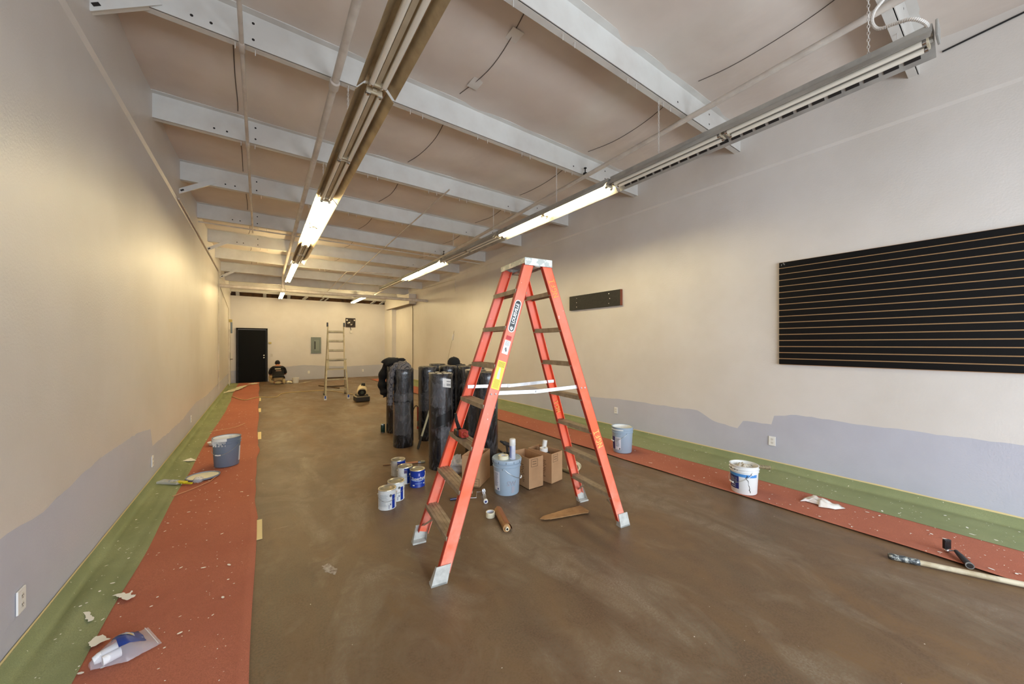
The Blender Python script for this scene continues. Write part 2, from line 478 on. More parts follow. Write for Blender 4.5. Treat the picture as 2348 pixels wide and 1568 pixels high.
pipe('conduit', [(3.5, 11.7, zb(11.7) - .03), (2.32, 12.0, zb(12) - .03), (2.2, 12.1, zb(12.1) - .03), (2.2, 17.6, zb(17.6) - .04)], .012, PW, 'thin bent conduit near the back right of the ceiling')
pipe('conduit', [(XR - .025, 15.0, 3.36), (XR - .03, 15.0, 3.3), (XR - .025, 15.05, 3.2), (XR - .025, 15.0, 3.12), (XR - .025, 15.0, .15)], .014,
     mat('conduit_dark', (120, 108, 84), .4, .6), 'dark vertical conduit dropping down the right wall near the back corner')
pipe('conduit', [(XR - .03, 13.9, zb(13.9)), (XR - .03, 10.9, 3.78), (XR - .03, 10.9, 3.35)], .012, PW, 'short bent conduit high on the right wall')
pipe('conduit', [(XL + .036, 7, 3.70), (XL + .036, 13.2, 3.69), (XL + .022, 13.3, 3.4), (XL + .016, 13.3, .3)], .011, PW, 'thin conduit running along and down the left wall')
pipe('conduit', [(XL + .015, 13.9, 3.3), (XL + .015, 17.2, 2.95), (XL + .015, 17.25, .15)], .009, PW, 'faint thin conduit beside the side door frame on the left wall')
# soffit box high at the back right
m = MB(); m.box((5.21, 16.35, 3.5), (.3, 3.4, .42)); struct('trim_2', m, WALLV)
m = MB(); m.box((5.21, 16.35, 3.285), (.26, 3.3, .012)); struct('soffit_shade', m, mat('shadow_board', (120, 105, 84), .7))  # added dark sheet; its colour stands in for the shade under the soffit
# joist blocks in the gap above the back wall
for i, px in enumerate((545, 607, 662, 696, 735, 745, 806, 852, 872)):
    p = onY(px, 676 + (px - 533) * .07, YB + .1)
    m = MB(); m.beam((p.x, YB + .18, 3.63), (p.x + (0 if i < 3 else .12), YB - .05, 3.74), .12 if i not in (4, 5) else .03, .05)
    tag(obj('joist_block', m, STEELW), 'short white joist end poking out of the wood gap atop the back wall', 'joist', 'joist ends in the gap above the back wall')
m = MB()
for y, z in ((.1, 0),):
    m.tube([(XR - .03, .43, 4.40), (XR - .03, -.4, 4.47), (XR - .03, -2.9, 4.5)], .008, 6)
tag(obj('cable', m, BLACK, smooth=True), 'thin black cable along the right wall at the top right corner', 'cable')

# ------------------------------------------------------------------ fluorescent fixtures
def chain_mb(p, ztop, zbot):
    m = MB(); z = ztop; i = 0
    while z > zbot:
        pts = []
        for k in range(8):
            a = 2 * math.pi * k / 8; u, w = .007 * math.cos(a), .015 * math.sin(a)
            pts.append((p[0] + (u if i % 2 else 0), p[1] + (0 if i % 2 else u), z - .013 + w))
        m.tube(pts, .0022, 5, closed=True); z -= .024; i += 1
    return m
def fixture(X, y0, y1, lit, label, wings=True, side=1, ZB=3.5, pairs=2, slots=False):
    """strip light hung level on chains; y0..y1 long, tubes at height ZB"""
    t = thing('light_fixture', label, 'light fixture', (X, (y0 + y1) / 2, ZB), 0, 'hanging fluorescent strip fixtures')
    ln = y1 - y0 - .015; ym = (y0 + y1) / 2
    m = MB(); m.box((X, ym, ZB + .085), (.11, ln, .06)); m.box((X, ym, ZB + .045), (.035, ln, .03))
    obj('channel', m, CREAM if side > 0 else GREYR, t, bevel=.003)
    if wings:
        m = MB(); hw = .14
        prof = [(-hw, -.012), (-.085, .052), (-.05, .062), (-.02, .05), (.02, .05), (.05, .062), (.085, .052), (hw, -.012)]
        vs = []; fs = []
        for yy in (ym - ln / 2, ym + ln / 2):
            for (a, b) in prof: vs.append((X + a, yy, ZB + b))
        n = len(prof)
        for i in range(n - 1): fs.append((i, n + i, n + i + 1, i + 1))
        m.add(vs, fs); w = obj('reflector', m, [GOLDR if side > 0 else GREYR], t, solid=.003)
        if slots:
            m = MB(); y = y0 + .06
            while y < y1 - .1:
                Mx = frame((X + .108, y + .05, ZB + .022), (0, 1, 0), (.04, 0, -.052))
                m.box((0, 0, -.004), (.075, .03, .014), M=Mx); y += .1
            obj('slot_row', m, DARK, w)
    for p in range(pairs):
        a = y0 + .03 + (ln - .03) * p / pairs; b = y0 + .0 + (ln) * (p + 1) / pairs - .03
        for s in (-1, 1):
            m = MB(); x = X + s * .045
            m.tube([(x, a + .02, ZB + .018), (x, b - .02, ZB + .018)], .0185, 14)
            tb = obj('fluorescent_tube', m, (LITF if y0 > 9 else LIT) if lit else TUBEOFF, t, smooth=True)
            for yy in (a + .01, b - .01):
                m = MB(); m.tube([(x, yy - .008, ZB + .018), (x, yy + .008, ZB + .018)], .0195, 14)
                obj('end_cap', m, CHROME, tb, smooth=True)
        for yy in (a, b):
            m = MB(); m.box((X, yy, ZB + .034), (.115, .012, .036)); obj('lamp_holder', m, CREAM, t)
    for yy in [q for q in BY if y0 + .1 < q < y1 - .1]:
        m = chain_mb((X, yy + .035), zb(yy), ZB + .115)
        obj('hanging_chain', m, WHITE, t)
    return t
LX, RX = .715, 3.5
fixture(LX, .30, 2.80, False, 'unlit strip light nearest the camera in the left row, cut by the top edge')
fixture(LX, 2.82, 5.32, False, 'unlit strip light in the left row just before its first glowing fixture')
fixture(LX, 5.34, 8.0, True, 'large glowing strip light in the left row, nearest lit one on the left')
fixture(LX, 8.02, 9.85, False, 'unlit strip light between the two nearest glowing fixtures of the left row')
fixture(LX - .03, 9.9, 13.0, True, 'glowing narrow strip light in the left row just in front of the thick cross pipe', wings=False)
fixture(LX - .03, 15.7, 17.9, True, 'glowing strip light of the left row seen below the thick cross pipe', wings=False)
fixture(RX, .31, 2.85, False, 'unlit strip light nearest the camera in the right row, at upper right', side=-1, slots=True)
fixture(RX, 2.87, 5.35, True, 'long glowing strip light of the right row, just above the orange ladder', side=-1)
fixture(RX, 5.37, 7.75, False, 'unlit strip light in the right row between two glowing ones', side=-1)
fixture(RX, 7.78, 10.6, True, 'glowing strip light of the right row left of the orange ladder top', side=-1)
fixture(RX, 10.62, 13.1, False, 'unlit bare strip light of the right row behind the glowing pair', wings=False, side=-1)
fixture(RX, 15.4, 17.9, True, 'glowing strip light of the right row closest to the back wall', wings=False, side=-1)
# end plate and flexible conduit at the near end of the right row
t = thing('flexible_conduit', 'looped ribbed flexible conduit feeding the right light row at top right', 'conduit', (RX, .3, 3.6))
pts = [Vector(fl(px, py, z)) for px, py, z in ((2135, 72, 3.58), (2120, 52, 3.63), (2090, 44, 3.68), (2050, 55, 3.72), (2015, 66, 3.75), (2000, 52, 3.8), (2004, 28, 3.87), (2025, 0, 3.95), (2050, -30, 4.1), (2065, -60, 4.3))]
def smooth_pts(p, k=8):
    out = []
    for i in range(len(p) - 1):
        p0, p1, p2, p3 = p[max(i-1, 0)], p[i], p[i+1], p[min(i+2, len(p)-1)]
        for j in range(k):
            u = j / k
            out.append(.5 * ((2*p1) + (-p0+p2)*u + (2*p0-5*p1+4*p2-p3)*u*u + (-p0+3*p1-3*p2+p3)*u**3))
    out.append(p[-1]); return out
sp = smooth_pts(pts, 14)
m = MB(); m.tube(sp, [.0095 + .0018 * (i % 2) for i in range(len(sp))], 8); obj('ribbed_tube', m, WHITE, t)
m = MB(); m.box((RX, .299, 3.572), (.13, .012, .10)); obj('end_plate', m, GREYR, t, bevel=.003)

# ------------------------------------------------------------------ doors and wall fittings
t = bpy.data.objects.new('door_1', None); COL.objects.link(t); t.location = (-.28, YB, 0); t['kind'] = 'structure'
DB = mat('door_black', (9, 10, 10), .6, spec=.15)
m = MB(); m.box((-.28, YB - .03, 1.1), (.95, .05, 2.2)); m.box((-.28, YB - .06, 1.1), (.03, .02, 2.18)); obj('door_leaf', m, DB, t)
m = MB()
for x in (-.79, .23): m.box((x, YB - .03, 1.13), (.05, .09, 2.26))
m.box((-.28, YB - .03, 2.25), (1.07, .09, .05)); obj('door_frame', m, mat('frame_dark', (34, 31, 32), .6, spec=.15), t)
m = MB()
for z in (1.02, 1.12):
    m.ball((.12, YB - .09, z), .035); m.tube([(.12, YB - .05, z), (.12, YB - .09, z)], .02)
obj('door_knob', m, CHROME, t, smooth=True)
t = bpy.data.objects.new('door_2', None); COL.objects.link(t); t.location = (XL, 17.7, 0); t['kind'] = 'structure'
m = MB(); m.box((XL + .01, 17.85, 1.05), (.03, .9, 2.1)); obj('door_leaf', m, WALLV, t)
m = MB(); m.box((XL + .02, 17.37, 1.07), (.05, .06, 2.14)); m.box((XL + .02, 17.85, 2.14), (.05, 1.0, .05)); obj('door_frame', m, WHITE, t)
m = MB(); m.box((XL + .035, 17.5, 1.12), (.02, .05, .32)); m.tube([(XL + .05, 17.5, 1.02), (XL + .11, 17.5, 1.02), (XL + .11, 17.66, 1.02)], .012)
obj('door_lever', m, DARK, t)
t = thing('closer_bracket', 'blue-grey door closer arm above the side door at far left', 'door closer', (XL, 17.5, 2.2))
m = MB(); m.box((XL + .06, 17.5, 2.5), (.1, .14, .1)); obj('mount', m, mat('ochre', (176, 160, 96), .6), t)
m = MB(); m.tube([(XL + .09, 17.5, 2.44), (XL + .09, 17.5, 2.02)], .03); obj('cylinder', m, mat('bluegrey', (110, 124, 140), .4), t, smooth=True)

t = thing('breaker_panel', 'grey-green electrical breaker panel on the back wall', 'panel', (2.09, YB, 1.18))
m = MB(); m.box((2.09, YB - .015, 1.55), (.4, .05, .74)); obj('cover', m, mat('panel_grey', (112, 120, 112), .4), t, bevel=.005)
m = MB(); m.box((2.11, YB - .045, 1.55), (.2, .02, .5)); obj('panel_door', m, mat('panel_grey2', (128, 136, 124), .4), t)
m = MB(); m.box((2.04, YB - .06, 1.55), (.035, .02, .36)); obj('switch_column', m, DARK, t)
t = thing('exhaust_fan', 'square dark recessed exhaust fan high on the back wall', 'fan', (3.55, YB, 2.41))
m = MB(); m.box((3.555, YB - .012, 2.635), (.44, .03, .44)); obj('plate', m, mat('fan_dark', (40, 28, 22), .6), t)
m = MB()
Mx = Matrix.Translation((3.555, YB - .03, 2.635)) @ Matrix.Rotation(R_(90), 4, 'X')
m.lathe([(.16, 0), (.17, .02), (.17, .0)], 24, M=Mx); obj('fan_ring', m, DARK, t)
m = MB()
for k in range(4):
    Mk = Mx @ Matrix.Rotation(R_(90 * k + 20), 4, 'Z') @ Matrix.Rotation(R_(20), 4, 'X'); m.prism([(.02, -.03), (.14, -.05), (.15, .03), (.02, .02)], .012, .018, M=Mk)
obj('fan_blades', m, mat('blade', (86, 80, 74), .4, .4), t)
m = MB()
for (a, b) in ((-.16, .12), (.17, .12), (-.06, -.0), (.04, -.09)): m.ball((3.555 + a, YB - .04, 2.635 + b), .035, sc=(1, .3, 1))
obj('paint_dabs', m, SPLAT, t)
m = MB(); m.tube([(3.54, YB - .02, 2.42), (3.56, YB - .03, 2.34), (3.57, YB - .02, 2.27)], .012); obj('cord', m, DARK, t)
m = MB(); m.box((3.575, YB - .025, 2.2), (.09, .04, .13)); obj('switch_box', m, WHITE, t, bevel=.004)
m = MB(); m.box((.34, YB - .02, 1.65), (.1, .04, .07)); tag(obj('door_chime', m, mat('ochre2', (190, 172, 100), .6), bevel=.006), 'small tan box on the back wall right of the black door', 'wall box')
m = MB(); m.box((.4, YB - .01, 1.13), (.08, .02, .12)); m.box((.4, YB - .025, 1.13), (.012, .02, .025)); tag(obj('light_switch', m, WHITE, bevel=.003), 'white light switch on the back wall above the kneeling worker', 'switch')

OUT = mat('outlet_white', (232, 230, 226), .35)
def outlet(loc, rz, label, group='white wall outlets'):
    t = thing('wall_outlet', label, 'outlet', loc, rz, group)
    m = MB(); m.box((0, -.005, 0), (.075, .008, .118)); obj('cover_plate', m, OUT, t, bevel=.002, world=False)
    for z in (.022, -.022):
        m = MB(); Mx = Matrix.Translation((0, -.0095, z)) @ Matrix.Rotation(R_(90), 4, 'X')
        m.disc((0, 0, .001), .0165, 20, M=Mx); m.lathe([(.0165, 0), (.0165, .001)], 20, M=Mx)
        s = obj('receptacle', m, mat('outlet_face', (222, 218, 210), .4), t, world=False)
        m = MB()
        for x, w in ((-.006, .009), (.006, .007)): m.box((x, -.0112, z + .003), (.002, .001, w))
        m.box((0, -.0112, z - .009), (.004, .001, .004))
        obj('slots', m, DARK, s, world=False)
    return t
outlet((XR - .001, 1.83, .36), R_(-90), 'white duplex outlet on the right wall, between the two paint buckets')
outlet((XR - .001, 4.29, .38), R_(-90), 'white duplex outlet on the right wall above the grey-blue bucket')
outlet((XL + .001, 2.92, .30), R_(90), 'white duplex outlet low on the left wall near the bottom left corner')
outlet((XL + .001, 5.63, .28), R_(90), 'white outlet seen edge-on on the left wall beside the left bucket')
outlet((XL + .001, 8.37, .29), R_(90), 'small white outlet seen edge-on on the left wall, farthest along')
p = onY(708, 853, YB - .001); outlet((p.x, YB - .001, p.z), 0, 'white outlet on the back wall below the breaker panel')
p = onY(832, 849, YB - .001); outlet((p.x, YB - .001, p.z), 0, 'white outlet on the back wall right of the aluminium ladder')

# slatwall panel
t = thing('slatwall_panel', 'large black slatwall panel with tan grooves on the right wall', 'slatwall', (XR - .02, .7, 1.34))
SBLK = mat('slat_black', (10, 10, 11), .35, spec=.25); TAN = mat('groove_tan', (204, 156, 106), .7)
z0, z1, ya, yb = 1.345, 2.625, -.7, 1.745; n = 17; pitch = (z1 - z0) / n
m = MB(); m.box((XR - .01, (ya + yb) / 2, (z0 + z1) / 2), (.016, yb - ya, z1 - z0)); obj('backing', m, TAN, t)
for k in range(n):
    m = MB(); zz = z0 + pitch * (k + .5); m.box((XR - .027, (ya + yb) / 2, zz), (.02, yb - ya, pitch - .011)); obj('slat', m, SBLK, t)
m = MB()
for dy, dz in ((0, 0), (-.012, -.02), (.02, -.03)): m.box((XR - .038, 1.70 + dy, 2.605 + dz / 2), (.001, .003, .02))
obj('scratch_mark', m, WHITE, t)
t = thing('wall_cleat_board', 'small black board with screws and a reddish end on the right wall', 'board', (XR, 4.8, 2.3))
m = MB(); m.box((XR - .025, 4.81, 2.45), (.05, 1.3, .29)); obj('board', m, mat('board_black', (24, 23, 22), .55, col2=(36, 34, 32), vs=30), t)
m = MB(); m.box((XR - .025, 4.155, 2.45), (.052, .012, .29)); obj('cut_edge', m, mat('cut_red', (120, 62, 40), .7), t)
for (yy, zz) in ((5.25, 2.54), (5.25, 2.45), (5.25, 2.36), (4.42, 2.54), (4.40, 2.45), (4.42, 2.36)):
    m = MB(); m.ball((XR - .051, yy, zz), .011, 8, sc=(.4, 1, 1)); obj('screw', m, CHROME, t)

# wire dangling from the far right wall
t = thing('wall_cable', 'thin cable with white plug hanging on the far right wall', 'cable', (XR, 11.1, 1.8))
m = MB(); m.tube([(XR - .02, 11.05, 1.95), (XR - .03, 11.1, 1.86), (XR - .03, 11.12, 1.74)], .03, 8); obj('plug', m, WHITE, t)
m = MB(); m.tube([(XR - .02, 11.0, 2.05), (XR - .03, 11.1, 1.8), (XR - .06, 11.5, .9), (XR - .06, 11.6, .3)], .006, 6); obj('cord', m, mat('cord_grey', (150, 140, 120), .6), t)

# ------------------------------------------------------------------ floor protection
def strip(pathA, pathB, zf, n):
    """sheet between two edge functions of y"""
    m = MB(); k = 14
    for j in range(n + 1):
        for i in range(k + 1):
            m.v.append(zf(j / n, i / k))
    for j in range(n):
        for i in range(k):
            a = j * (k + 1) + i; m.f.append((a, a + 1, a + k + 2, a + k + 1)); m.m.append(0)
    return m
def red_left(v, u):
    y = YF + .1 + v * (18.3 - YF); e = .010 * math.sin(y * 2.1) + (.035 * noise.noise((y * 1.9, 2, 0)) if 4 < y < 7 else 0)
    x = -.78 + (-.035 + e + .78) * u
    return (x, y, .004 + .010 * max(0, u - .9) * 10 * (.5 + .5 * noise.noise((y * 1.5, 0, 0))) + .001)
def red_right(v, u):
    y = YF + .1 + v * (17.0 - YF); e = .012 * math.sin(y * 1.3)
    x = 4.14 - .015 * min(y, 6) / 2 + e + (4.88 - 4.14) * u
    return (x, y, .005 + .016 * max(0, .12 - u) * 8 * (.6 + .6 * noise.noise((y * 1.2, 5, 0))))
def drape(side, v, u):
    y = YF + .1 + v * ((18.2 if side < 0 else 17.2) - YF)
    if side < 0: edge = -.725 + .025 * noise.noise((y * .9, 0, 0)) + (.05 * max(0, math.sin((y - 8.3) * .5)) if y > 8.3 else 0); w = XL
    else: edge = 4.79 - .02 * noise.noise((y * .9, 9, 0)); w = XR
    s = -1 if side < 0 else 1; ww = w - s * .004
    if u < .3:        # up the wall
        q = u / .3; z = .085 * (1 - q) + .012; x = ww - s * (.004 + .035 * q ** 2)
    else:
        q = (u - .3) / .7; x0 = ww - s * .039; x = x0 + (edge - x0) * q; z = .008 + .012 * (1 - q)
    cr = noise.noise((y * 1.6 + u * 2, u * 3, side)) * .018 * math.sin(math.pi * min(1, u * 1.1)) + .010 * max(0, noise.noise((y * .5 + u * 4 * side, u * 7, 2)))
    return (x - s * abs(cr) * (.6 if u < .35 else 0), y, max(z + max(cr, -.004), .006 + (.002 if u < 1 else 0)))
for nm, f, mt, lab in (('paper_runner', red_left, REDP, 'long red rosin paper runner along the left wall'),
                       ('paper_runner', red_right, REDP, 'long red rosin paper runner along the right wall')):
    o = obj(nm, strip(None, None, f, 400), mt, smooth='all', solid=.002); tag(o, lab, 'paper runner')
    if f is red_left: RL = o
    else: RR = o
for side, lab in ((-1, 'crumpled green paper strip taped along the foot of the left wall'), (1, 'crumpled green paper strip taped along the foot of the right wall')):
    t = thing('masking_paper', lab, 'masking paper', (XL if side < 0 else XR, 5, 0))
    obj('paper_sheet', strip(None, None, lambda v, u: drape(side, v, u), 500), GREENP, t, smooth='all')
    m = MB(); X = XL if side < 0 else XR
    for j in range(220):
        LL = 21.0 if side < 0 else 20.1; ya, yb = YF + .1 + j * (LL / 220), YF + .1 + (j + 1) * (LL / 220)
        za, zb_ = (.088 + .006 * noise.noise((q * 3, side, 0)) for q in (ya, yb)); x = X + (.006 if side < 0 else -.006)
        m.add([(x, ya, za), (x, yb, zb_), (x, yb, zb_ + .022), (x, ya, za + .022)], [(0, 1, 2, 3) if side < 0 else (3, 2, 1, 0)])
    obj('tape_line', m, TAPE, t)
# tape pieces at the edge of the left runner
for i, (x, ya, yb) in enumerate(((-.02, 3.58, 3.98), (-.02, 7.35, 7.95), (-.02, 10.3, 10.9), (-.02, 12.3, 13.0))):
    m = MB(); m.box((x + .008, (ya + yb) / 2, .0045), (.05, yb - ya, .003))
    tag(obj('tape_piece', m, TAPE), ['nearest', 'second nearest', 'third nearest', 'farthest'][i] + ' strip of masking tape at the edge of the left red runner', 'tape', 'tape strips along the left runner edge')
def splat(pts, z, name, label, parent=None, mt=SPLAT):
    m = MB(); P = [fl(px, py, 0) for px, py in pts]; Q = []
    for p, p2 in zip(P, P[1:] + P[:1]):
        nn = max(1, int((p2 - p).length / .006))
        for k in range(nn):
            q = p.lerp(p2, k / nn); Q.append((q.x + .009 * noise.noise((q.x * 60, q.y * 60, 0)), q.y + .009 * noise.noise((q.x * 60, q.y * 60, 5))))
    m.prism(Q[::-1], z, z + .001)
    return tag(obj(name, m, mt), label, 'paint splash')
splat([(259, 1373), (281, 1367), (296, 1368), (299, 1363), (303, 1365), (300, 1371), (311, 1371), (306, 1377), (290, 1384), (277, 1379)], .022, 'paint_splash', 'white paint splash on the border between green and red paper, lower left')
splat([(190, 1412), (204, 1411), (216, 1428), (203, 1434)], .022, 'paint_splash', 'white smear on the green paper at lower left')
splat([(203, 1482), (219, 1468), (236, 1464), (251, 1474), (228, 1484), (208, 1494)], .022, 'paint_splash', 'white brushed smear beside the zip bag on the left papers')
splat([(418, 1060), (438, 1053), (451, 1059), (432, 1061)], .020, 'paint_splash', 'white paint smear on green paper just above the white lid')
splat([(738, 1298), (752, 1292), (775, 1306), (768, 1318), (748, 1312)], .0005, 'paint_splash', 'pale scuff mark on the brown floor left of centre', mt=mat('scuff', (170, 160, 148), .7, col2=(110, 92, 74), vs=30))

# small specks of dried paint on the papers (uncountable)
rnd = random.Random(3); m = MB()
for i in range(900):
    side = rnd.random() < .5; y = (rnd.random() ** 1.7) * 13 - .2 if not side else 1.8 + (rnd.random() ** 1.5) * 11
    x = rnd.uniform(-.93, -.1) if side else rnd.uniform(4.2, 5.28)
    red = (-.72 < x < -.1) if side else (x < 4.78)
    z = .0125 if red else .032
    r = .002 + .006 * rnd.random() ** 3; a = rnd.random() * 6.3; st = 1 + rnd.random() * 1.5
    M = Matrix.Translation((x, y, z)) @ Matrix.Rotation(a, 4, 'Z') @ Matrix.Diagonal((st, 1, 1, 1))
    m.disc((0, 0, 0), r, 7, M=M)
o = obj('paint_specks', m, SPLAT); tag(o, 'scattered white paint specks over the green and red papers', 'paint specks', kind='stuff')

# ------------------------------------------------------------------ orange step ladder
LA = R_(-7.7); LC = Vector((1.835, 2.41, 0)); HT = 2.26
T = thing('step_ladder', 'tall orange fiberglass A-frame step ladder with steps on both sides', 'ladder', LC, LA)
def lad(name, mb, mt, parent=None, **k): return obj(name, mb, mt, parent or T, world=False, **k)
def rail(sx, sy, z, off=0):
    """point on rail centre line; sx,sy = +-1"""
    t = z / HT
    return Vector((sx * (.82 * (1 - t) + .072 * t), sy * (.305 * (1 - t) + .20 * t + off), z))
W = .085; rails = {}
for sx in (-1, 1):
    for sy in (-1, 1):
        m = MB(); p0, p1 = rail(sx, sy, .07), rail(sx, sy, HT - .01); d = (p1 - p0).normalized()
        side = Vector((1, 0, 0)); side = (side - d * side.dot(d)).normalized(); nrm = Vector((0, -sy, 0))
        nrm = (nrm - d * nrm.dot(d)).normalized()       # inward
        def plate(c0, c1, ax, wd, th_dir, th, mi):
            a = ax * wd / 2; b = th_dir * th
            vs = [c0 - a, c0 + a, c0 + a + b, c0 - a + b, c1 - a, c1 + a, c1 + a + b, c1 - a + b]
            m.add(vs, [(0, 1, 2, 3), (7, 6, 5, 4), (0, 4, 5, 1), (1, 5, 6, 2), (2, 6, 7, 3), (3, 7, 4, 0)], mi)
        plate(p0, p1, side, W, nrm, .005, 0)
        for s in (-1, 1):
            c = side * (s * (W / 2 - .0025)); plate(p0 + c, p1 + c, side, .005, nrm, .032, 1 if s < 0 else 0)
        rails[sx, sy] = lad('side_rail', m, [ORANGE, REDIN]); rails[sx, sy]['label'] = 'orange fiberglass rail with paint scuffs'
        # foot
        m = MB(); c = rail(sx, sy, 0); x = c.x + sx * .012; q = sy
        dx = sx * .07
        out = [(x - W/2 - .012 + 0, 0), (x + W/2 + .012, 0), (x + W/2 + .008 - dx * .45, .125), (x - W/2 - .008 - dx * .45, .125)]
        yo = c.y + sy * .006
        for ya, yb in ((yo, yo - sy * .005),):
            m.add([(a, ya, z) for a, z in out] + [(a, yb, z) for a, z in out], [(0, 1, 2, 3), (7, 6, 5, 4), (0, 4, 5, 1), (1, 5, 6, 2), (2, 6, 7, 3), (3, 7, 4, 0)])
        m.box((x, yo - sy * .03, .006), (W + .02, .06, .012))
        for s in (-1, 1):
            e = out[1] if s > 0 else out[0]; f = out[2] if s > 0 else out[3]
            m.add([(e[0], yo, 0), (e[0], yo - sy * .055, 0), (f[0], yo - sy * .02, .125), (f[0], yo, .125)], [(0, 1, 2, 3), (3, 2, 1, 0)])
        ft = lad('foot', m, mat('foot_metal', (206, 206, 200), .5, .1, col2=(184, 184, 178), vs=20))
        m = MB()
        for k in range(5): m.box((x - .04 + k * .02, yo - sy * .028, -.0015 + .002), (.009, .055, .004))
        lad('rubber_tread', m, BLACK, ft)
# steps on both sides
for sx in (-1, 1):
    for k in range(1, 8):
        z = .2887 * k + .002; a, b = rail(sx, -1, z), rail(sx, 1, z)
        y0, y1 = a.y + .006, b.y - .006; m = MB(); dpt = .094 if sx < 0 else .07
        ax = a.x - (.004 if sx < 0 else 0); m.box((ax, 0, z), (dpt, y1 - y0, .006)); m.box((ax + sx * dpt / 2, 0, z - .013), (.005, y1 - y0, .034)); m.box((ax - sx * dpt / 2, 0, z - .013), (.005, y1 - y0, .034))
        for g in (-.025, 0, .025): m.box((ax + g, 0, z + .004), (.004, y1 - y0, .003))
        lad('step', m, TREAD)
    m = MB()     # knee braces under the lowest step
    for sy in (-1, 1):
        z = .23; a = rail(sx, sy, z); f = rail(sx, sy, .07); m.beam((a.x, a.y - sy * .12, z - .02), (f.x - sx * .0, f.y - sy * .012, .12), .03, .003, up=(0, sy, 1))
    lad('knee_brace', m, TREAD)
# top cap
m = MB(); m.box((0, 0, HT + .012), (.255, .43, .012)); m.box((0, -.213, HT - .012), (.255, .006, .06)); m.box((0, .213, HT - .012), (.255, .006, .06))
m.box((-.125, 0, HT - .005), (.006, .43, .045)); m.box((.125, 0, HT - .005), (.006, .43, .045))
m.box((0, 0, HT - .035), (.05, .4, .02))
cp = lad('top_cap', m, mat('cap_metal', (176, 180, 174), .45, .4, col2=(214, 214, 206), vs=16, lo=.5, hi=.56), bevel=.004)
cp['label'] = 'dull metal top cap splashed with dried paint'
# spreader bars
for sy, dz in ((-1, 0), (1, 0)):
    z = 1.235; a, b = rail(-1, sy, z), rail(1, sy, z); m = MB(); yy = a.y - sy * .016
    m.beam((a.x - .02, yy, z + .004), (-.03, yy, z - .006), .004, .028, up=(0, 0, 1)); m.beam((-.05, yy - sy * .005, z - .008), (b.x + .03, yy - sy * .005, z + .012), .004, .028)
    s = lad('spreader_bar', m, ZINC)
    m = MB(); m.tube([(-.035, yy - .01, z - .006), (-.035, yy + .01, z - .006)], .008, 10); lad('rivet', m, ALU, s)
    m = MB()
    for sx in (-1, 1):
        r = rail(sx, sy, z)
        for dx in (-.018, .018): m.ball((r.x + dx, r.y + sy * .003, z + .0), .008, 8)
    lad('rivet_heads', m, ZINC, s)
# sticker surfaces on the outer face of a near rail
def rail_frame(sx, z):
    p0, p1 = rail(sx, -1, .07), rail(sx, -1, HT - .01); d = (p1 - p0).normalized(); c = rail(sx, -1, z)
    side = Vector((1, 0, 0)); side = (side - d * side.dot(d)).normalized(); n = side.cross(d)
    if n.y > 0: n = -n
    return c + n * .0012, d, side, n
def on_rail(mb, sx, z, up=1):
    c, d, side, n = rail_frame(sx, z)
    x = d * up; y = n.cross(x)
    M = Matrix(((x.x, y.x, n.x, c.x), (x.y, y.y, n.y, c.y), (x.z, y.z, n.z, c.z), (0, 0, 0, 1)))
    return xf(mb, M)
def rrect(l, w, n=6):
    pts = []
    for cx, a0 in ((l / 2 - w / 2, -90), (-l / 2 + w / 2, 90)):
        for k in range(n + 1):
            a = R_(a0 + 180 * k / n); pts.append((cx + w / 2 * math.cos(a), w / 2 * math.sin(a)))
    return pts
zz = 1.815
m = MB(); m.prism(rrect(.262, .056), 0, .0006); st = lad('brand_sticker', on_rail(m, -1, zz), PLW)
m = MB(); m.prism(rrect(.248, .044), .0006, .001); lad('sticker_field', on_rail(m, -1, zz), BLACK, st)
tx = text_mb('LOUISVILLE', .036, .0003, .0012); tx.v = [(x * .90 + .018, y, z + .0014) for x, y, z in tx.v]
lad('sticker_lettering', on_rail(tx, -1, zz), PLW, st)
m = MB(); m.prism([(-.118, 0), (-.102, .013), (-.088, .013), (-.104, 0), (-.088, -.013), (-.102, -.013)], .001, .0016); m.prism([(-.098, 0), (-.092, .006), (-.083, .006), (-.09, 0), (-.083, -.006), (-.092, -.006)], .001, .0016)
lad('sticker_arrow', on_rail(m, -1, zz), PLW, st)
m = MB(); m.box((0, 0, .0003), (.105, .05, .0006)); st = lad('instruction_sticker', on_rail(m, -1, 1.577), PLW)
m = MB()
for k in range(6): m.box((.045 - k * .006, 0, .0008), (.002, .038, .0005))
m.prism([(-.03, -.012), (0, -.002), (-.004, .004), (-.034, .0)], .0006, .001); m.box((-.015, .006, .0008), (.02, .004, .0004))
lad('sticker_print', on_rail(m, -1, 1.577), mat('print_grey', (90, 90, 92), .6), st)
m = MB(); m.box((0, 0, .0003), (.03, .042, .0006)); lad('red_strip_label', on_rail(m, -1, 1.648), mat('label_red', (190, 60, 60), .6))
YEL = mat('sticker_yellow', (246, 216, 60), .5)
m = MB(); m.box((0, 0, .0003), (.215, .066, .0006)); st = lad('warning_sticker', on_rail(m, -1, 1.372), YEL)
m = MB()
for k in range(5): m.box((.096 - k * .008, 0, .0008), (.003, .054, .0005))
for k in range(7): m.box((-.04 - k * .009, 0, .0008), (.0025, .046, .0005))
lad('sticker_print', on_rail(m, -1, 1.372), mat('print_olive', (130, 112, 40), .6), st)
m = MB(); m.prism([(-.03, -.014), (.05, -.004), (.06, .006), (.02, .012), (-.03, .01)], .0006, .001); lad('sticker_picture', on_rail(m, -1, 1.372), mat('pic_grey', (205, 205, 196), .6), st)
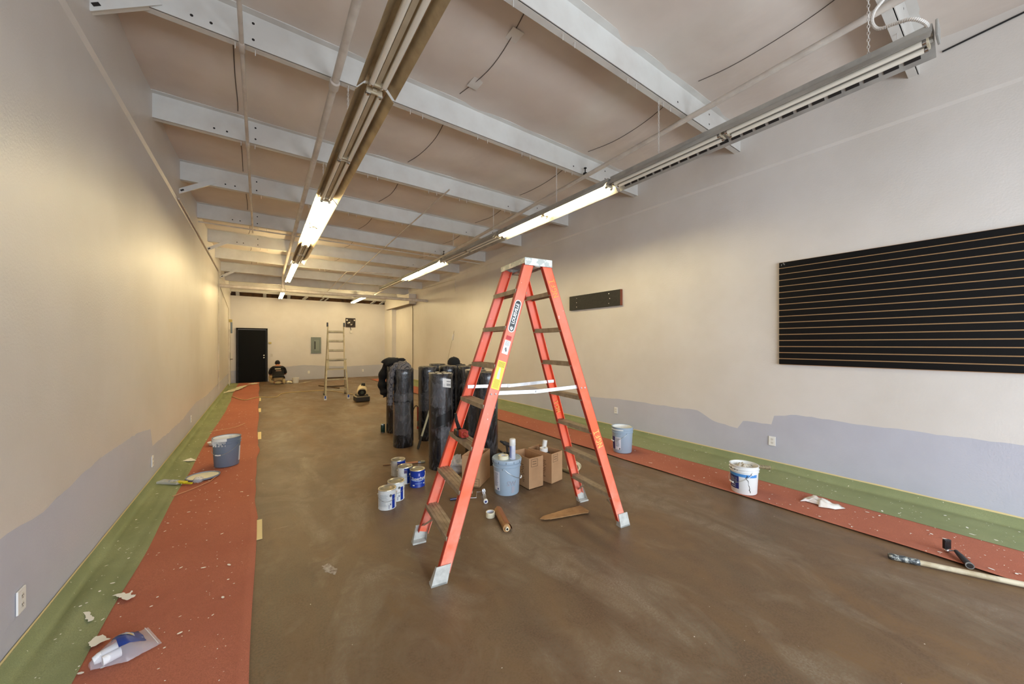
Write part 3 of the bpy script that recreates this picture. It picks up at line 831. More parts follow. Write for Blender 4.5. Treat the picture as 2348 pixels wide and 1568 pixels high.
# hand-painted letters reading upward
GL = {'N': [[(0, 0), (0, 1), (.7, 0), (.7, 1)]], 'G': [[(.6, .85), (.3, 1), (0, .6), (.1, .1), (.5, 0), (.65, .35), (.3, .4)]],
      'F': [[(0, 0), (0, .7), (.45, .8)], [(0, .4), (.4, .4)]], 'I': [[(0, 0), (.7, 0)], [(0, 1), (.7, 1)], [(.35, 0), (.35, 1)]]}
def paint_word(sx, z, h, mt, wob, flip=1):
    m = MB(); x = 0
    for ch in 'NGFI':
        for s in GL[ch]:
            for (a, b), (c, d) in zip(s[:-1], s[1:]):
                p0 = Vector((x + a * h * .8, (b - .5) * h, .001)); p1 = Vector((x + c * h * .8, (d - .5) * h, .001))
                m.beam(p0, p1, .006, .0008)
        x += h * .82 if ch != 'F' else h * .62
    m.v = [(a - .08, b, c) for a, b, c in m.v]
    return m
lad('painted_letters', on_rail(paint_word(1, 0, .053, None, 0), 1, .80), mat('paint_yellow', (250, 200, 110), .6))
lad('painted_letters', on_rail(paint_word(1, 0, .051, None, 0), 1, 2.06), mat('paint_yellow2', (240, 166, 80), .6))
m = paint_word(1, 0, .04, None, 0)
m = on_rail(m, 1, 1.02); m.v = [(a, b + .012 + 2 * .244, c) for a, b, c in m.v]
lad('painted_letters', m, mat('paint_yellow2', (240, 166, 80), .6))

# ------------------------------------------------------------------ buckets
def bucket(loc, rz, label, h=.37, rt=.15, rb=.132, col=(150, 166, 184), open_=True, lid=False, mt=None, labels='blue', group='five gallon paint buckets'):
    t = thing('paint_bucket', label, 'bucket', loc, rz, group)
    M_ = mt or mat('bucket_blue%d' % (sum(col)), col, .45)
    rr = lambda z: rb + (rt - rb) * z / h
    m = MB(); prof = [(0, 0), (rb * .97, 0), (rb, .006), (rr(h * .78), h * .78), (rr(h * .78) + .008, h * .785), (rr(h * .78) + .008, h * .795), (rr(h * .8), h * .8),
                      (rr(h * .87), h * .87), (rr(h * .87) + .010, h * .875), (rr(h * .87) + .010, h * .89), (rr(h * .9), h * .895), (rt, h * .985), (rt + .006, h * .99), (rt + .006, h), (rt - .004, h)]
    if not lid: prof += [(rt - .006, h * .9), (rb - .004, .05), (0, .05)]
    else: prof += [(rt - .004, h - .001), (0, h - .001)]
    m.lathe(prof, 40); obj('shell', m, M_, t, smooth=True, world=False)
    if not lid:
        m = MB(); m.lathe([(rr(h * .62) - .008, h * .62), (0, h * .62)], 32); obj('paint', m, PLW, t, world=False)
        m = MB(); m.lathe([(rt - .008, h * .985), (rr(h * .62) - .007, h * .62)], 32); obj('inner_coat', m, PLW, t, smooth=True, world=False)
    else:
        m = MB(); m.lathe([(rt + .004, h * .93), (rt + .011, h * .935), (rt + .011, h * .985), (rt + .006, h + .004), (rt - .008, h + .004), (rt - .012, h - .006), (0, h - .006)], 40)
        ld = obj('lid', m, M_, t, smooth=True, world=False)
        for k in range(12):
            m = MB(); a = R_(30 * k + 8); m.box(((rt + .011) * math.cos(a), (rt + .011) * math.sin(a), h * .95), (.003, .003, .02))
            obj('lid_notch', m, DARK, ld, world=False)
    for s in (-1, 1):
        m = MB(); Mx = Matrix.Translation((s * (rr(h * .77) + .004), 0, h * .77)) @ Matrix.Rotation(R_(90), 4, 'Y'); m.lathe([(0, .006 * s), (.014, .006 * s), (.016, 0)], 12, M=Mx)
        obj('handle_lug', m, M_, t, world=False)
    m = MB(); pts = []
    for k in range(17):
        a = math.pi * k / 16; R1 = rr(h * .6) + .012
        pts.append((R1 * math.cos(a) * 1.0, -R1 * math.sin(a) * (.2 + .82), h * .77 - .12 * math.sin(a)))
    pts[0] = (rr(h*.77) + .006, 0, h * .77); pts[-1] = (-rr(h*.77) - .006, 0, h * .77)
    m.tube(pts, .0022, 6); bl = obj('bail_handle', m, ALU, t, smooth=True, world=False)
    m = MB(); m.tube(pts[7:10], .008, 8); obj('grip', m, PLW, bl, smooth=True, world=False)
    return t, rr
def patch(t, name, rr, a0, a1, z0, z1, mt, off=.0012, parent=None):
    m = MB(); n = 14; vs = []; fs = []
    for i in range(n + 1):
        a = R_(a0 + (a1 - a0) * i / n)
        for z in (z0, z1): vs.append(((rr(z) + off) * math.cos(a), (rr(z) + off) * math.sin(a), z))
    for i in range(n): fs.append((2*i, 2*i+2, 2*i+3, 2*i+1))
    m.add(vs, fs); return obj(name, m, mt, parent or t, smooth='all', world=False)
def label_lines(t, rr, a0, a1, z0, z1, n, mt, parent):
    m = MB(); rnd = random.Random(int(a0 * 7))
    for k in range(n):
        z = z0 + (z1 - z0) * (k + .5) / n; aa = a0; 
        e = a1 - (a1 - a0) * rnd.random() * .3
        while aa < e:
            b = min(e, aa + 4); A, B = R_(aa), R_(b); r = rr(z) + .0022; hh = (z1 - z0) / n * .22
            m.add([(r*math.cos(A), r*math.sin(A), z-hh), (r*math.cos(B), r*math.sin(B), z-hh), (r*math.cos(B), r*math.sin(B), z+hh), (r*math.cos(A), r*math.sin(A), z+hh)], [(0, 1, 2, 3)])
            aa = b + .2
    obj('small_print', m, mt, parent, world=False)
PRT = mat('print_bluegrey', (120, 126, 150), .6); LBL = mat('paper_label', (214, 216, 224), .5); NAVY = mat('navy', (38, 44, 110), .5)
BB = mat('bucket_bluegrey', (140, 156, 176), .4); BB2 = mat('bucket_light', (160, 178, 194), .4)
face = lambda p: math.atan2(-p.y, -p.x) * 180 / math.pi       # direction to the camera
# centre bucket with lid
p = base(1162, 1138, .135); th0 = face(p)
t, rr = bucket(p, 0, 'pale blue lidded bucket among the boxes with tape and spray can on top', lid=True, mt=BB2)
t.rotation_euler.z = R_(th0 - 190)
b0 = 190
pl = patch(t, 'front_label', rr, b0 - 68, b0 - 32, .05, .25, LBL); label_lines(t, rr, b0 - 64, b0 - 38, .09, .24, 12, PRT, pl)
patch(t, 'label_code_mark', rr, b0 - 44, b0 - 38, .06, .078, NAVY, .003, pl)
m = text_mb('SW', .07, .0002, .001); m = wrap(m, .143, .13); m = xf(m, Matrix.Rotation(R_(b0 + 90 + 22), 4, 'Z')); obj('faded_print', m, mat('faint_pr', (158, 160, 172), .6), t, world=False)
patch(t, 'faded_block', rr, b0 + 22, b0 + 36, .03, .1, mat('faint_pr', (158, 160, 172), .6))
# right wall grey-blue open bucket
p = base(1427, 1042, .135); p.z = .012; th0 = face(p)
t, rr = bucket(p, R_(th0 + 28), 'open grey-blue paint bucket on the right red runner near the ladder', mt=BB2)
b0 = -28
pl = patch(t, 'front_label', rr, b0 - 46, b0 - 8, .05, .23, LBL); label_lines(t, rr, b0 - 42, b0 - 14, .09, .22, 9, PRT, pl)
patch(t, 'blue_label_edge', rr, b0 - 72, b0 - 46, .05, .23, NAVY); patch(t, 'label_code_mark', rr, b0 - 18, b0 - 12, .055, .075, DARK, .003, pl)
patch(t, 'rim_paint', rr, b0 - 70, b0 + 5, .325, .345, PLW, .006)
# left open bucket with drips
p = base(520, 1075, .135); p.z = .012; th0 = face(p)
t, rr = bucket(p, R_(th0 + 55), 'open slate grey bucket with white drips on the left red runner', mt=mat('bucket_slate', (112, 124, 142), .45))
b0 = -55
patch(t, 'rim_paint', rr, b0 - 75, b0 - 0, .335, .372, PLW, .008)
m = MB(); rnd = random.Random(5)
for k in range(14):
    a = R_(b0 - 66 + k * 4.6); r = rr(.3) + .011; l = .02 + .03 * rnd.random(); m.beam((r*math.cos(a), r*math.sin(a), .335), (r*math.cos(a), r*math.sin(a), .335 - l), .004, .009, up=(math.cos(a), math.sin(a), 0))
    if k % 3: m.beam((r*math.cos(a)*.99, r*math.sin(a)*.99, .29), (r*math.cos(a)*.99, r*math.sin(a)*.99, .272), .004, .008, up=(math.cos(a), math.sin(a), 0))
obj('paint_drips', m, PLW, t, world=False)
patch(t, 'side_label', rr, b0 + 62, b0 + 88, .05, .24, LBL)
# white small bucket on the right runner
p = base(1706, 1139, .12); p.z = .012; th0 = face(p)
t, rr = bucket(p, R_(th0 + 35), 'white paint bucket with blue band and rags inside, on the right red runner', h=.295, rt=.132, rb=.118, mt=mat('bucket_white', (226, 226, 224), .4), group=None)
b0 = -35
patch(t, 'blue_band', rr, b0 - 85, b0 + 60, .185, .215, mat('band_blue', (74, 140, 205), .5))
pl = patch(t, 'front_label', rr, b0 - 80, b0 - 22, .05, .185, NAVY)
patch(t, 'label_picture', rr, b0 - 70, b0 - 30, .11, .17, mat('pic_mix', (120, 120, 140), .6, col2=(60, 60, 90), vs=60), .003, pl)
for z in (.062, .082): label_lines(t, rr, b0 - 62, b0 - 28, z, z + .014, 1, PLW, pl)
for q_, w_ in ((-74, 5), (-64, 3), (-58, 6), (-46, 2), (-38, 4), (-26, 2)): patch(t, 'dark_smudge', rr, b0 + q_, b0 + q_ + w_, .243 + .003 * w_ / 2, .250 + .003 * w_, DARK, .011)
m = MB(); rnd = random.Random(2)
pts = []
for k in range(14): a = R_(b0 + 8 + k * 1.6 + rnd.uniform(-4, 4)); z = .21 - k * .014; pts.append(((rr(z) + .001) * math.cos(a), (rr(z) + .001) * math.sin(a), z))
m.tube(pts, [.001 + .003 * rnd.random() for _ in pts], 5)
obj('dark_drips', m, DARK, t, world=False)
m = MB(); 
for k in range(9):
    for j in range(32):
        r_ = .118 * k / 8; a = 2 * math.pi * j / 32; x, y = r_ * math.cos(a), r_ * math.sin(a)
        m.v.append((x, y, .245 + .055 * (1 - (k / 8) ** 2) * (.4 + abs(noise.noise((x * 22, y * 22, 1))) * 2.0)))
for k in range(8):
    for j in range(32): m.f.append((k * 32 + j, (k + 1) * 32 + j, (k + 1) * 32 + (j + 1) % 32, k * 32 + (j + 1) % 32)); m.m.append(0)
rg = obj('rag', m, mat('rag_grey', (196, 190, 178), .8), smooth='all'); rg.location = p; tag(rg, 'crumpled pale rag stuffed in the white bucket with the blue band', 'rag')
t2 = thing('paint_roller', 'paint roller handle sticking out of the white bucket toward the wall', 'roller', p + Vector((0, 0, .27)))
a = p + Vector((.08, -.01, .268)); b = onX(1764, 1072, 4.62)
dv = (b - a); m = MB(); m.tube([a, a + dv * .45], .006, 8); obj('rod', m, ALU, t2)
m = MB(); m.tube([a + dv * .4, b], [.017, .021], 12); m.tube([b, b + dv * .02], [.021, .012], 12, mi=1); obj('grip', m, [mat('dirty_wood', (140, 126, 92), .7, col2=(90, 80, 60), vs=40), TAPE], t2, smooth=True)

# things on the lidded bucket
pb = base(1162, 1138, .135)
def flat_ring(name, c, ro, ri, h, mt, label, cat, group=None, core=None, parts=True):
    t = thing(name, label, cat, c, 0, group)
    m = MB(); m.lathe([(ri, 0), (ro, 0), (ro, h), (ri, h), (ri, 0)], 32); obj('tape_body', m, mt, t, smooth=True, world=False)
    m = MB(); m.lathe([(ri - .001, .001), (ri - .003, .001), (ri - .003, h - .001), (ri - .001, h - .001)], 32); obj('paper_core', m, core or LBL, t, smooth=True, world=False)
    return t
rd = Vector((CS, -SN, 0)); fd = Vector((SN, CS, 0))       # room directions right / away
flat_ring('tape_roll', pb + Vector((0, 0, .366)) - rd * .035 - fd * .045, .056, .028, .04, CREAMT, 'roll of cream masking tape lying on the lidded pale blue bucket', 'tape roll')
c = pb + Vector((0, 0, .366)) + rd * .062 - fd * .05
t = thing('spray_can', 'white spray can standing on the lidded pale blue bucket', 'spray can', c)
m = MB(); m.lathe([(0, 0), (.031, 0), (.033, .004), (.033, .15), (.029, .158), (0, .158)], 28); obj('can', m, mat('spray_body', (206, 210, 222), .35, col2=(190, 196, 214), vs=20), t, smooth=True, world=False)
m = MB(); m.lathe([(.0325, .148), (.034, .15), (.033, .212), (.028, .218), (0, .218)], 28); obj('cap', m, PLW, t, smooth=True, world=False)
m = MB(); m.lathe([(.0335, .02), (.0335, .145)], 10, a0=150 , a1=215); obj('blue_stripe', m, mat('spray_blue', (120, 130, 180), .4), t, world=False)
# cordless drill behind the can
c = pb + Vector((0, 0, .366)) + rd * .01 + fd * .065
t = thing('cordless_drill', 'black cordless drill standing on the lidded pale blue bucket behind the spray can', 'drill', c)
def drill(t, c, mt, ax, tilt=0):
    a = Vector(ax).normalized()
    m = MB(); m.box((0, 0, .022), (.075, .11, .044)); b = obj('battery', m, BLACK, t, bevel=.006, world=False)
    m = MB(); m.tube([(0, 0, .04), (0, .012, .1), (0, .02, .135)], [.019, .017, .022], 10); obj('grip', m, mt, t, smooth=True, world=False)
    m = MB(); q = Vector((0, .02, .155)); m.tube([q + a * .075, q + a * .06, q - a * .05], [.02, .03, .03], 14); obj('motor_housing', m, mt, t, smooth=True, world=False)
    m = MB(); m.tube([q - a * .05, q - a * .075, q - a * .105], [.022, .02, .012], 12); obj('chuck', m, BLACK, t, smooth=True, world=False)
drill(t, c, mat('drill_dark', (40, 38, 40), .5, col2=(70, 62, 60), vs=20), rd + Vector((0, 0, -.45)))
for ch in t.children: ch.data.transform(Matrix.Scale(.8, 4))

# ------------------------------------------------------------------ cardboard boxes
CARD = mat('cardboard', (188, 148, 108), .8, col2=(176, 136, 98), vs=3, bs=80, bst=.05); CARDI = mat('cardboard_inner', (120, 84, 54), .85)
def carton(F, ang, w, d, h, label, marks=None, groups='open cardboard boxes'):
    t = thing('cardboard_box', label, 'box', F, ang, groups); th = .004
    m = MB(); m.box((w/2, d/2, .003), (w, d, .006)); obj('bottom', m, CARDI, t, world=False)
    for nm, c, s in (('front_panel', (w/2, th/2, h/2), (w, th, h)), ('back_panel', (w/2, d - th/2, h/2), (w, th, h)), ('side_panel', (th/2, d/2, h/2), (th, d - 2*th, h)), ('side_panel', (w - th/2, d/2, h/2), (th, d - 2*th, h))):
        m = MB(); m.box(c, s); obj(nm, m, CARD, t, world=False)
    if marks:
        for (plane, u, v, sz) in marks:
            m = MB(); W_, H_ = sz; e = .0025
            segs = [(-W_/2, -H_/2, W_/2, -H_/2), (-W_/2, H_/2, W_/2, H_/2), (-W_/2, -H_/2, -W_/2, H_/2), (W_/2, -H_/2, W_/2, H_/2), (-W_*.28, -H_*.15, W_*.28, -H_*.15), (-W_*.28, H_*.18, W_*.28, H_*.18)]
            for i, (a, b, c2, d2) in enumerate(segs):
                k = 1.8 if i > 3 else 1
                if plane == 'front': m.box((u + (a + c2)/2, -.0006, v + (b + d2)/2), (abs(c2 - a) + e*k, .001, abs(d2 - b) + e*k))
                else: m.box((-.0006, u + (a + c2)/2, v + (b + d2)/2), (.001, abs(c2 - a) + e*k, abs(d2 - b) + e*k))
            obj('printed_mark', m, mat('print_black', (52, 36, 28), .7), t, world=False)
    m = MB(); rnd = random.Random(int(w * 1000 + F[0] * 10))   # faded side print
    for k in range(10): m.box((-.0006, .1 + rnd.random() * .03, h * .2 + k * .02), (.001, .02 + rnd.random() * .03, .007))
    obj('faded_print', m, mat('print_faint', (110, 78, 52), .8), t, world=False)
    return t
carton((2.41, 3.10, 0), R_(0), .20, .34, .344, 'open cardboard box just right of the lidded pale blue bucket', [('front', .075, .285, (.085, .08))])
bx = carton((2.72, 3.08, 0), R_(10), .20, .36, .344, 'open cardboard box farthest right, holding tape rolls', [('front', .07, .285, (.085, .08))])
carton((1.99, 3.46, 0), R_(38), .34, .21, .344, 'open cardboard box behind the near left rail of the orange ladder', None)
m = MB(); W_ = .085
for (a, b, c2, d2) in ((-1, -1, 1, -1), (-1, 1, 1, 1), (-1, -1, -1, 1), (1, -1, 1, 1), (-.5, -.3, .5, -.3), (-.5, .35, .5, .35)): m.box(((-.0006), .045 + (a + c2) / 4 * W_, .055 + (b + d2) / 4 * W_), (.001, abs(c2 - a) / 2 * W_ + .003, abs(d2 - b) / 2 * W_ + .003))
bl = [o for o in bpy.data.objects if o.name.startswith('cardboard_box') and 'rail' in o.get('label', '')][0]
obj('printed_mark', m, mat('print_black', (52, 36, 28), .7), bl, world=False)
# contents of the right box
def boxpt(F, ang, x, y, z): return Vector(F) + Matrix.Rotation(ang, 3, 'Z') @ Vector((x, y, z))
for i, (x, y) in enumerate(((.05, .30), (.1, .17))):
    pass
c = boxpt((2.72, 3.08, 0), R_(10), .065, .17, .006)
m = MB(); m.box((0, 0, .16), (.10, .10, .32)); st = obj('box_filler', m, mat('dark_bundle', (60, 50, 44), .8)); st.location = c; st.rotation_euler.z = R_(10); tag(st, 'dark wrapped bundle inside the right cardboard box under the tape', 'bundle')
c = c + Vector((0, 0, .32))
flat_ring('tape_roll', c, .048, .026, .045, PLW, 'white tape roll sitting on top in the right cardboard box', 'tape roll')
t = thing('roller_cover', 'white roller cover leaning upright in the right cardboard box', 'roller cover', c + fd * .075 + Vector((0, 0, -.05)))
m = MB(); m.tube([(0, 0, 0), (.03, .0, .16)], .028, 20); obj('sleeve', m, PLW, t, smooth=True, world=False)
m = MB(); m.tube([(.0302, 0, .1601), (.0305, 0, .1615)], .022, 16); obj('core', m, CREAMT, t, world=False)

# ------------------------------------------------------------------ paint cans
CANW = mat('can_white', (222, 224, 222), .45, col2=(208, 212, 212), vs=30); CANB = mat('can_blue', (16, 52, 150), .35); RIM = mat('can_rim', (200, 192, 172), .3, .8)
LIDM = mat('can_lid', (146, 138, 120), .45, .4, col2=(108, 100, 86), vs=8)
def can(px, py, label, wrapc, rot=0, style='white', hh=.19):
    p = base(px, py, .083); th0 = face(p); t = thing('paint_can', label, 'paint can', p, R_(th0 + 90 + rot), 'gallon paint cans'); r = .083
    m = MB(); m.lathe([(0, .002), (r - .002, .002), (r, 0), (r + .002, .003), (r, .007), (r, hh - .007)], 40); obj('body', m, wrapc, t, smooth=True, world=False)
    m = MB(); m.lathe([(r, hh - .008), (r + .003, hh - .004), (r + .002, hh), (r - .006, hh + .001), (r - .012, hh - .006), (r - .014, hh - .007)], 40); obj('rim', m, RIM, t, smooth=True, world=False)
    m = MB(); m.lathe([(r - .013, hh - .006), (r - .02, hh - .004), (r - .03, hh - .012), (0, hh - .012)], 36); obj('lid', m, LIDM, t, smooth=True, world=False)
    for s in (-1, 1):
        m = MB(); m.ball((s * (r + .002), 0, hh * .74), .009, 10); obj('ear', m, RIM, t, smooth=True, world=False)
    rc = lambda z: r
    if style == 'white':
        patch(t, 'blue_panel', rc, -58, -35, .008, hh - .05, CANB, .0012)
        pl = patch(t, 'text_panel', rc, -150, -62, .03, .15, CANW, .0008); label_lines(t, lambda z: r, -148, -85, .04, .15, 11, mat('faint_print', (176, 182, 186), .6), pl)
        m = MB(); Mx = Matrix.Rotation(R_(-68), 4, 'Z') @ Matrix.Translation((r + .001, 0, hh * .72)) @ Matrix.Rotation(R_(90), 4, 'Y'); m.lathe([(.007, .001), (.012, .001), (.012, 0)], 18, M=Mx); m.box((0, 0, 0), (.001, .008, .01), M=Matrix.Rotation(R_(-68), 4, 'Z') @ Matrix.Translation((r + .001, 0, hh * .72)))
        obj('round_mark', m, DARK, t, world=False)
        patch(t, 'blue_bar', rc, -80, -77, .012, .05, NAVY, .0016); patch(t, 'bar_code_block', rc, -73, -64, .045, .062, PRT, .0016)
    elif style == 'super':
        m = text_mb('SuperPaint', .038, .0003, .0006); obj('brand_lettering', wrap(m, r + .001, hh * .53), PLW, t, world=False)
        m = MB(); vs = []; fs = []
        for i in range(25):
            a = -155 + i * 130 / 24; q = (i - 12) / 12
            for z in (.072 + .012 * q * q, .086 + .012 * q * q - .004 * (1 - q * q)): vs.append(((r + .0012) * math.cos(R_(a)), (r + .0012) * math.sin(R_(a)), z))
        for i in range(24): fs.append((2*i, 2*i+2, 2*i+3, 2*i+1))
        m.add(vs, fs); obj('swoosh_band', m, mat('swoosh', (150, 172, 214), .4), t, world=False)
        pl = patch(t, 'crest', rc, -96, -84, .128, .158, mat('crest_lav', (150, 150, 215), .5), .0012)
        for z in (.05, .042): patch(t, 'small_print', rc, -120, -65, z, z + .004, mat('print_lb', (110, 140, 205), .5), .0012)
        patch(t, 'corner_print', rc, -140, -125, .022, .034, PLW, .0012); patch(t, 'corner_print', rc, -55, -42, .034, .046, PLW, .0012); patch(t, 'white_edge', rc, -32, -26, .01, .12, PLW, .0012)
    else:
        patch(t, 'blue_panel', rc, -75, -10, .008, hh - .012, CANB, .0012)
        pl = patch(t, 'logo_block', rc, -98, -76, hh - .065, hh - .03, mat('logo_mix', (110, 84, 110), .5, col2=(60, 60, 120), vs=60), .0014)
        patch(t, 'blue_corner', rc, -98, -74, hh - .028, hh - .012, CANB, .0012)
        patch(t, 'corner_print', rc, -50, -40, .02, .034, PLW, .002)
    m = MB(); pts = [((r + .006) * math.cos(a) , -(r + .008) * math.sin(a), hh * .74 - .055 * math.sin(a)) for a in [math.pi * k / 14 for k in range(15)]]
    m.tube(pts, .0016, 6); obj('bail_handle', m, ALU, t, smooth=True, world=False)
    return t
can(888, 1171, 'white paint can nearest the camera, left front of the five cans', CANW)
can(908, 1151, 'white paint can directly behind the nearest white can', CANW)
can(913, 1093, 'paint can at the back of the group with a grey-white side', mat('can_grey', (170, 164, 150), .5, col2=(200, 196, 186), vs=14), style='half')
can(929, 1111, 'half white half blue paint can in the middle of the group', CANW, style='half')
can(957, 1119, 'bright blue paint can with SuperPaint lettering, rightmost of the cans', CANB, rot=14, style='super')
# stirring stick and brush behind them
a, b = fl(878, 1068), fl(912, 1064); m = MB(); m.beam(a + Vector((0, 0, .008)), b + Vector((0, 0, .008)), .025, .008); tag(obj('stirring_stick', m, mat('stick', (120, 86, 58), .7)), 'wooden stirring stick lying behind the paint cans on the left', 'stick')
t = thing('paint_brush', 'paint brush lying on the floor behind the bright blue can', 'brush', fl(955, 1062)); d = (fl(968, 1060) - fl(938, 1063)).normalized(); c0 = Vector(t.location) + Vector((0, 0, .015))
m = MB(); m.beam(c0 - d * .14, c0 + d * .02, .035, .018); obj('handle', m, mat('brush_wood', (186, 122, 80), .5), t, bevel=.004)
m = MB(); m.beam(c0 + d * .02, c0 + d * .055, .045, .02); obj('ferrule', m, CHROME, t)
m = MB(); m.beam(c0 + d * .055, c0 + d * .11, .05, .018); obj('bristles', m, mat('bristle', (150, 144, 120), .8), t)
# dark green can far behind
p = base(878, 993, .035); t = thing('soda_can', 'dark green drink can standing alone left of the wrapped rolls', 'can', p)
m = MB(); m.lathe([(0, 0), (.033, .002), (.037, .012), (.037, .145), (.031, .158), (0, .155)], 24); obj('body', m, mat('can_green', (16, 52, 40), .35), t, smooth=True, world=False)
m = MB(); m.lathe([(.0375, .142), (.032, .16), (.028, .158)], 24); obj('rim', m, CHROME, t, smooth=True, world=False)
m = MB(); m.lathe([(.0378, .008), (.0378, .016)], 24); obj('base_band', m, CHROME, t, smooth=True, world=False)

# ------------------------------------------------------------------ wrapped rolls
def roll(px, py, label, r=.155, h=1.22, core=True, rot=0):
    p = base(px, py, r); t = thing('wrapped_roll', label, 'roll', p, R_(rot), 'black wrapped upright rolls')
    m = MB(); prof = [(0, 0), (r * .96, 0), (r, .01)] + [(r * (1 + .006 * math.sin(z * 9 + px)), z) for z in [h * k / 14 for k in range(1, 14)]] + [(r, h - .006), (r * .97, h), (r * .6, h - .004)]
    m.lathe(prof, 40, wob=.02); obj('wrap', m, WRAP, t, smooth=True, world=False)
    m = MB(); m.lathe([(r * .93, h - .002), (r * .9, h + .006), (r * .5, h + .003), (r * .25, h + .004), (r * .24, h - .06), (0, h - .06)], 28, wob=.08)
    obj('rolled_end', m, mat('roll_end', (120, 112, 98), .8, col2=(40, 38, 36), vs=40), t, smooth=True, world=False)
    return t
R0 = roll(925, 1028, 'black wrapped roll with grey plaid shirt on top, front one of the left pair')
R1 = roll(906, 994, 'black wrapped roll carrying the black jacket, rear one of the left pair')
R2 = roll(1011, 1080, 'tall black wrapped roll nearest the camera with a white paper label')
R3 = roll(981, 1012, 'black wrapped roll just left behind the labelled one', rot=40)
R4 = roll(1027, 1004, 'black wrapped roll standing right behind the labelled one', rot=80)
R5 = roll(1071, 1008, 'black wrapped roll behind the left ladder rails', rot=120)
R6 = roll(1091, 1047, 'black wrapped roll with a torn bright top, between the two left ladder rails', rot=160)
R7 = roll(1117, 1069, 'black wrapped roll farthest right, beside the near ladder rail', rot=200, r=.145)
R8 = roll(1003, 985, 'black wrapped roll in the rear row, leftmost', rot=10); R9 = roll(1049, 990, 'black wrapped roll in the rear row under the black cap', rot=60)
R10 = roll(1092, 990, 'black wrapped roll in the rear row, rightmost', rot=60)
# label and loose film on the nearest roll
def rpatch(t, name, a0, a1, zb0, zb1, mt, r=.155, off=.004, skew=0):
    p = Vector(t.location); A = face(p) - math.degrees(t.rotation_euler.z); m = MB(); n = 12; vs = []; fs = []
    for i in range(n + 1):
        a = R_(A + a0 + (a1 - a0) * i / n)
        for z in (zb0, zb1): vs.append(((r + off) * math.cos(a), (r + off) * math.sin(a), z + skew * i / n))
    for i in range(n): fs.append((2*i, 2*i+2, 2*i+3, 2*i+1))
    m.add(vs, fs); return obj(name, m, mt, t, smooth='all', world=False)
pl = rpatch(R2, 'paper_label', 8, 52, 1.06, 1.17, PLW, skew=-.02)
for z in (1.075, 1.09, 1.125): 
    q = rpatch(R2, 'print_line', 26, 48, z, z + .008, mat('print_grey', (90, 90, 92), .6), off=.006, skew=-.01)
rpatch(R2, 'dark_tape_band', -20, 60, .55, .68, mat('black_tape', (10, 10, 11), .3), off=.003, skew=.08)
FILM = clear_mat('film', (190, 190, 195), .13)
def film(t, a0, a1, z0, z1, seed, r=.155):
    p = Vector(t.location); A = face(p) - math.degrees(t.rotation_euler.z); m = MB(); n, k = 22, 12; vs = []; fs = []
    for i in range(n + 1):
        a = R_(A + a0 + (a1 - a0) * i / n)
        for j in range(k + 1):
            z = z0 + (z1 - z0) * j / k + .03 * noise.noise((i * .3, seed, 0)); rr_ = r + .008 + .012 * abs(noise.noise((i * .5, j * .9, seed)))
            vs.append((rr_ * math.cos(a), rr_ * math.sin(a), z))
    for i in range(n):
        for j in range(k): q = i * (k + 1) + j; fs.append((q, q + k + 1, q + k + 2, q + 1))
    m.add(vs, fs); obj('loose_film', m, FILM, t, smooth='all', world=False)
film(R2, -40, 20, .8, 1.1, 1); film(R0, -60, 60, .72, .84, 2); film(R0, -60, 40, .2, .7, 4); film(R3, -60, 30, .5, .8, 3); film(R6, -40, 50, .3, .9, 5); film(R2, 0, 60, .15, .55, 6)
for t_, s_ in ((R2, 1), (R6, 2)):
    m = MB(); rnd = random.Random(s_); 
    for k in range(7): a = rnd.random() * 6.3; m.ball((.12 * math.cos(a), .12 * math.sin(a), 1.225), .028, 10, sc=(1.3, 1.3, .35), wob=.6)
    obj('torn_edge', m, mat('torn', (196, 184, 160), .7), t_, smooth='all', world=False)

def cloth_sheet(name, pathf, n, k, mt, label, cat, solid=.006):
    m = MB()
    for i in range(n + 1):
        for j in range(k + 1): m.v.append(tuple(pathf(i / n, j / k)))
    for i in range(n):
        for j in range(k): q = i * (k + 1) + j; m.f.append((q, q + k + 1, q + k + 2, q + 1)); m.m.append(0)
    o = obj(name, m, mt, smooth='all', solid=solid); return tag(o, label, cat)
# plaid shirt: bundle on top of roll 0 and a sleeve hanging down its left side
pA = Vector(R0.location); top = 1.23
def plaid():
    m, N, L, B = newmat('plaid_grey'); co = coords(N, L)
    def wave(dr, sc, th):
        w = N.new('ShaderNodeTexWave'); w.bands_direction = dr; w.inputs['Scale'].default_value = sc; w.inputs['Distortion'].default_value = 1.0; L.new(co, w.inputs[0])
        r = N.new('ShaderNodeMapRange'); r.inputs[1].default_value = th; r.inputs[2].default_value = th + .05; L.new(w.outputs['Fac'], r.inputs[0]); return r.outputs[0]
    a = mix(N, L, wave('X', 14, .78), lin((104, 100, 102)), lin((70, 68, 74))); b = mix(N, L, wave('Z', 14, .86), a, lin((128, 124, 118))); c = mix(N, L, wave('Y', 16, .85), b, lin((50, 48, 56)))
    L.new(c, B.inputs['Base Color']); B.inputs['Roughness'].default_value = .9; return m
PLAID = plaid()
t = thing('plaid_shirt', 'grey plaid shirt draped over the front left wrapped roll', 'shirt', pA + Vector((0, 0, 1.22)))
def sh_body(u, v):
    a = -math.pi + 2 * math.pi * u; q = v
    r = .155 * q * (1.0 + .16 * noise.noise((math.cos(a) * 1.5, math.sin(a) * 1.5, 3)))
    z = .085 * (1 - q ** 2) + .035 * noise.noise((math.cos(a) * 2 * q, math.sin(a) * 2 * q, q * 4)) + .025
    if q > .85: z = z * .4 - .02
    return (pA.x + r * math.cos(a) * 1.0 - rd.x * .02, pA.y + r * math.sin(a), 1.22 + max(z, -.03))
m = MB(); n, k = 40, 12
for i in range(n + 1):
    for j in range(k + 1): m.v.append(sh_body(i / n, .02 + .98 * j / k))
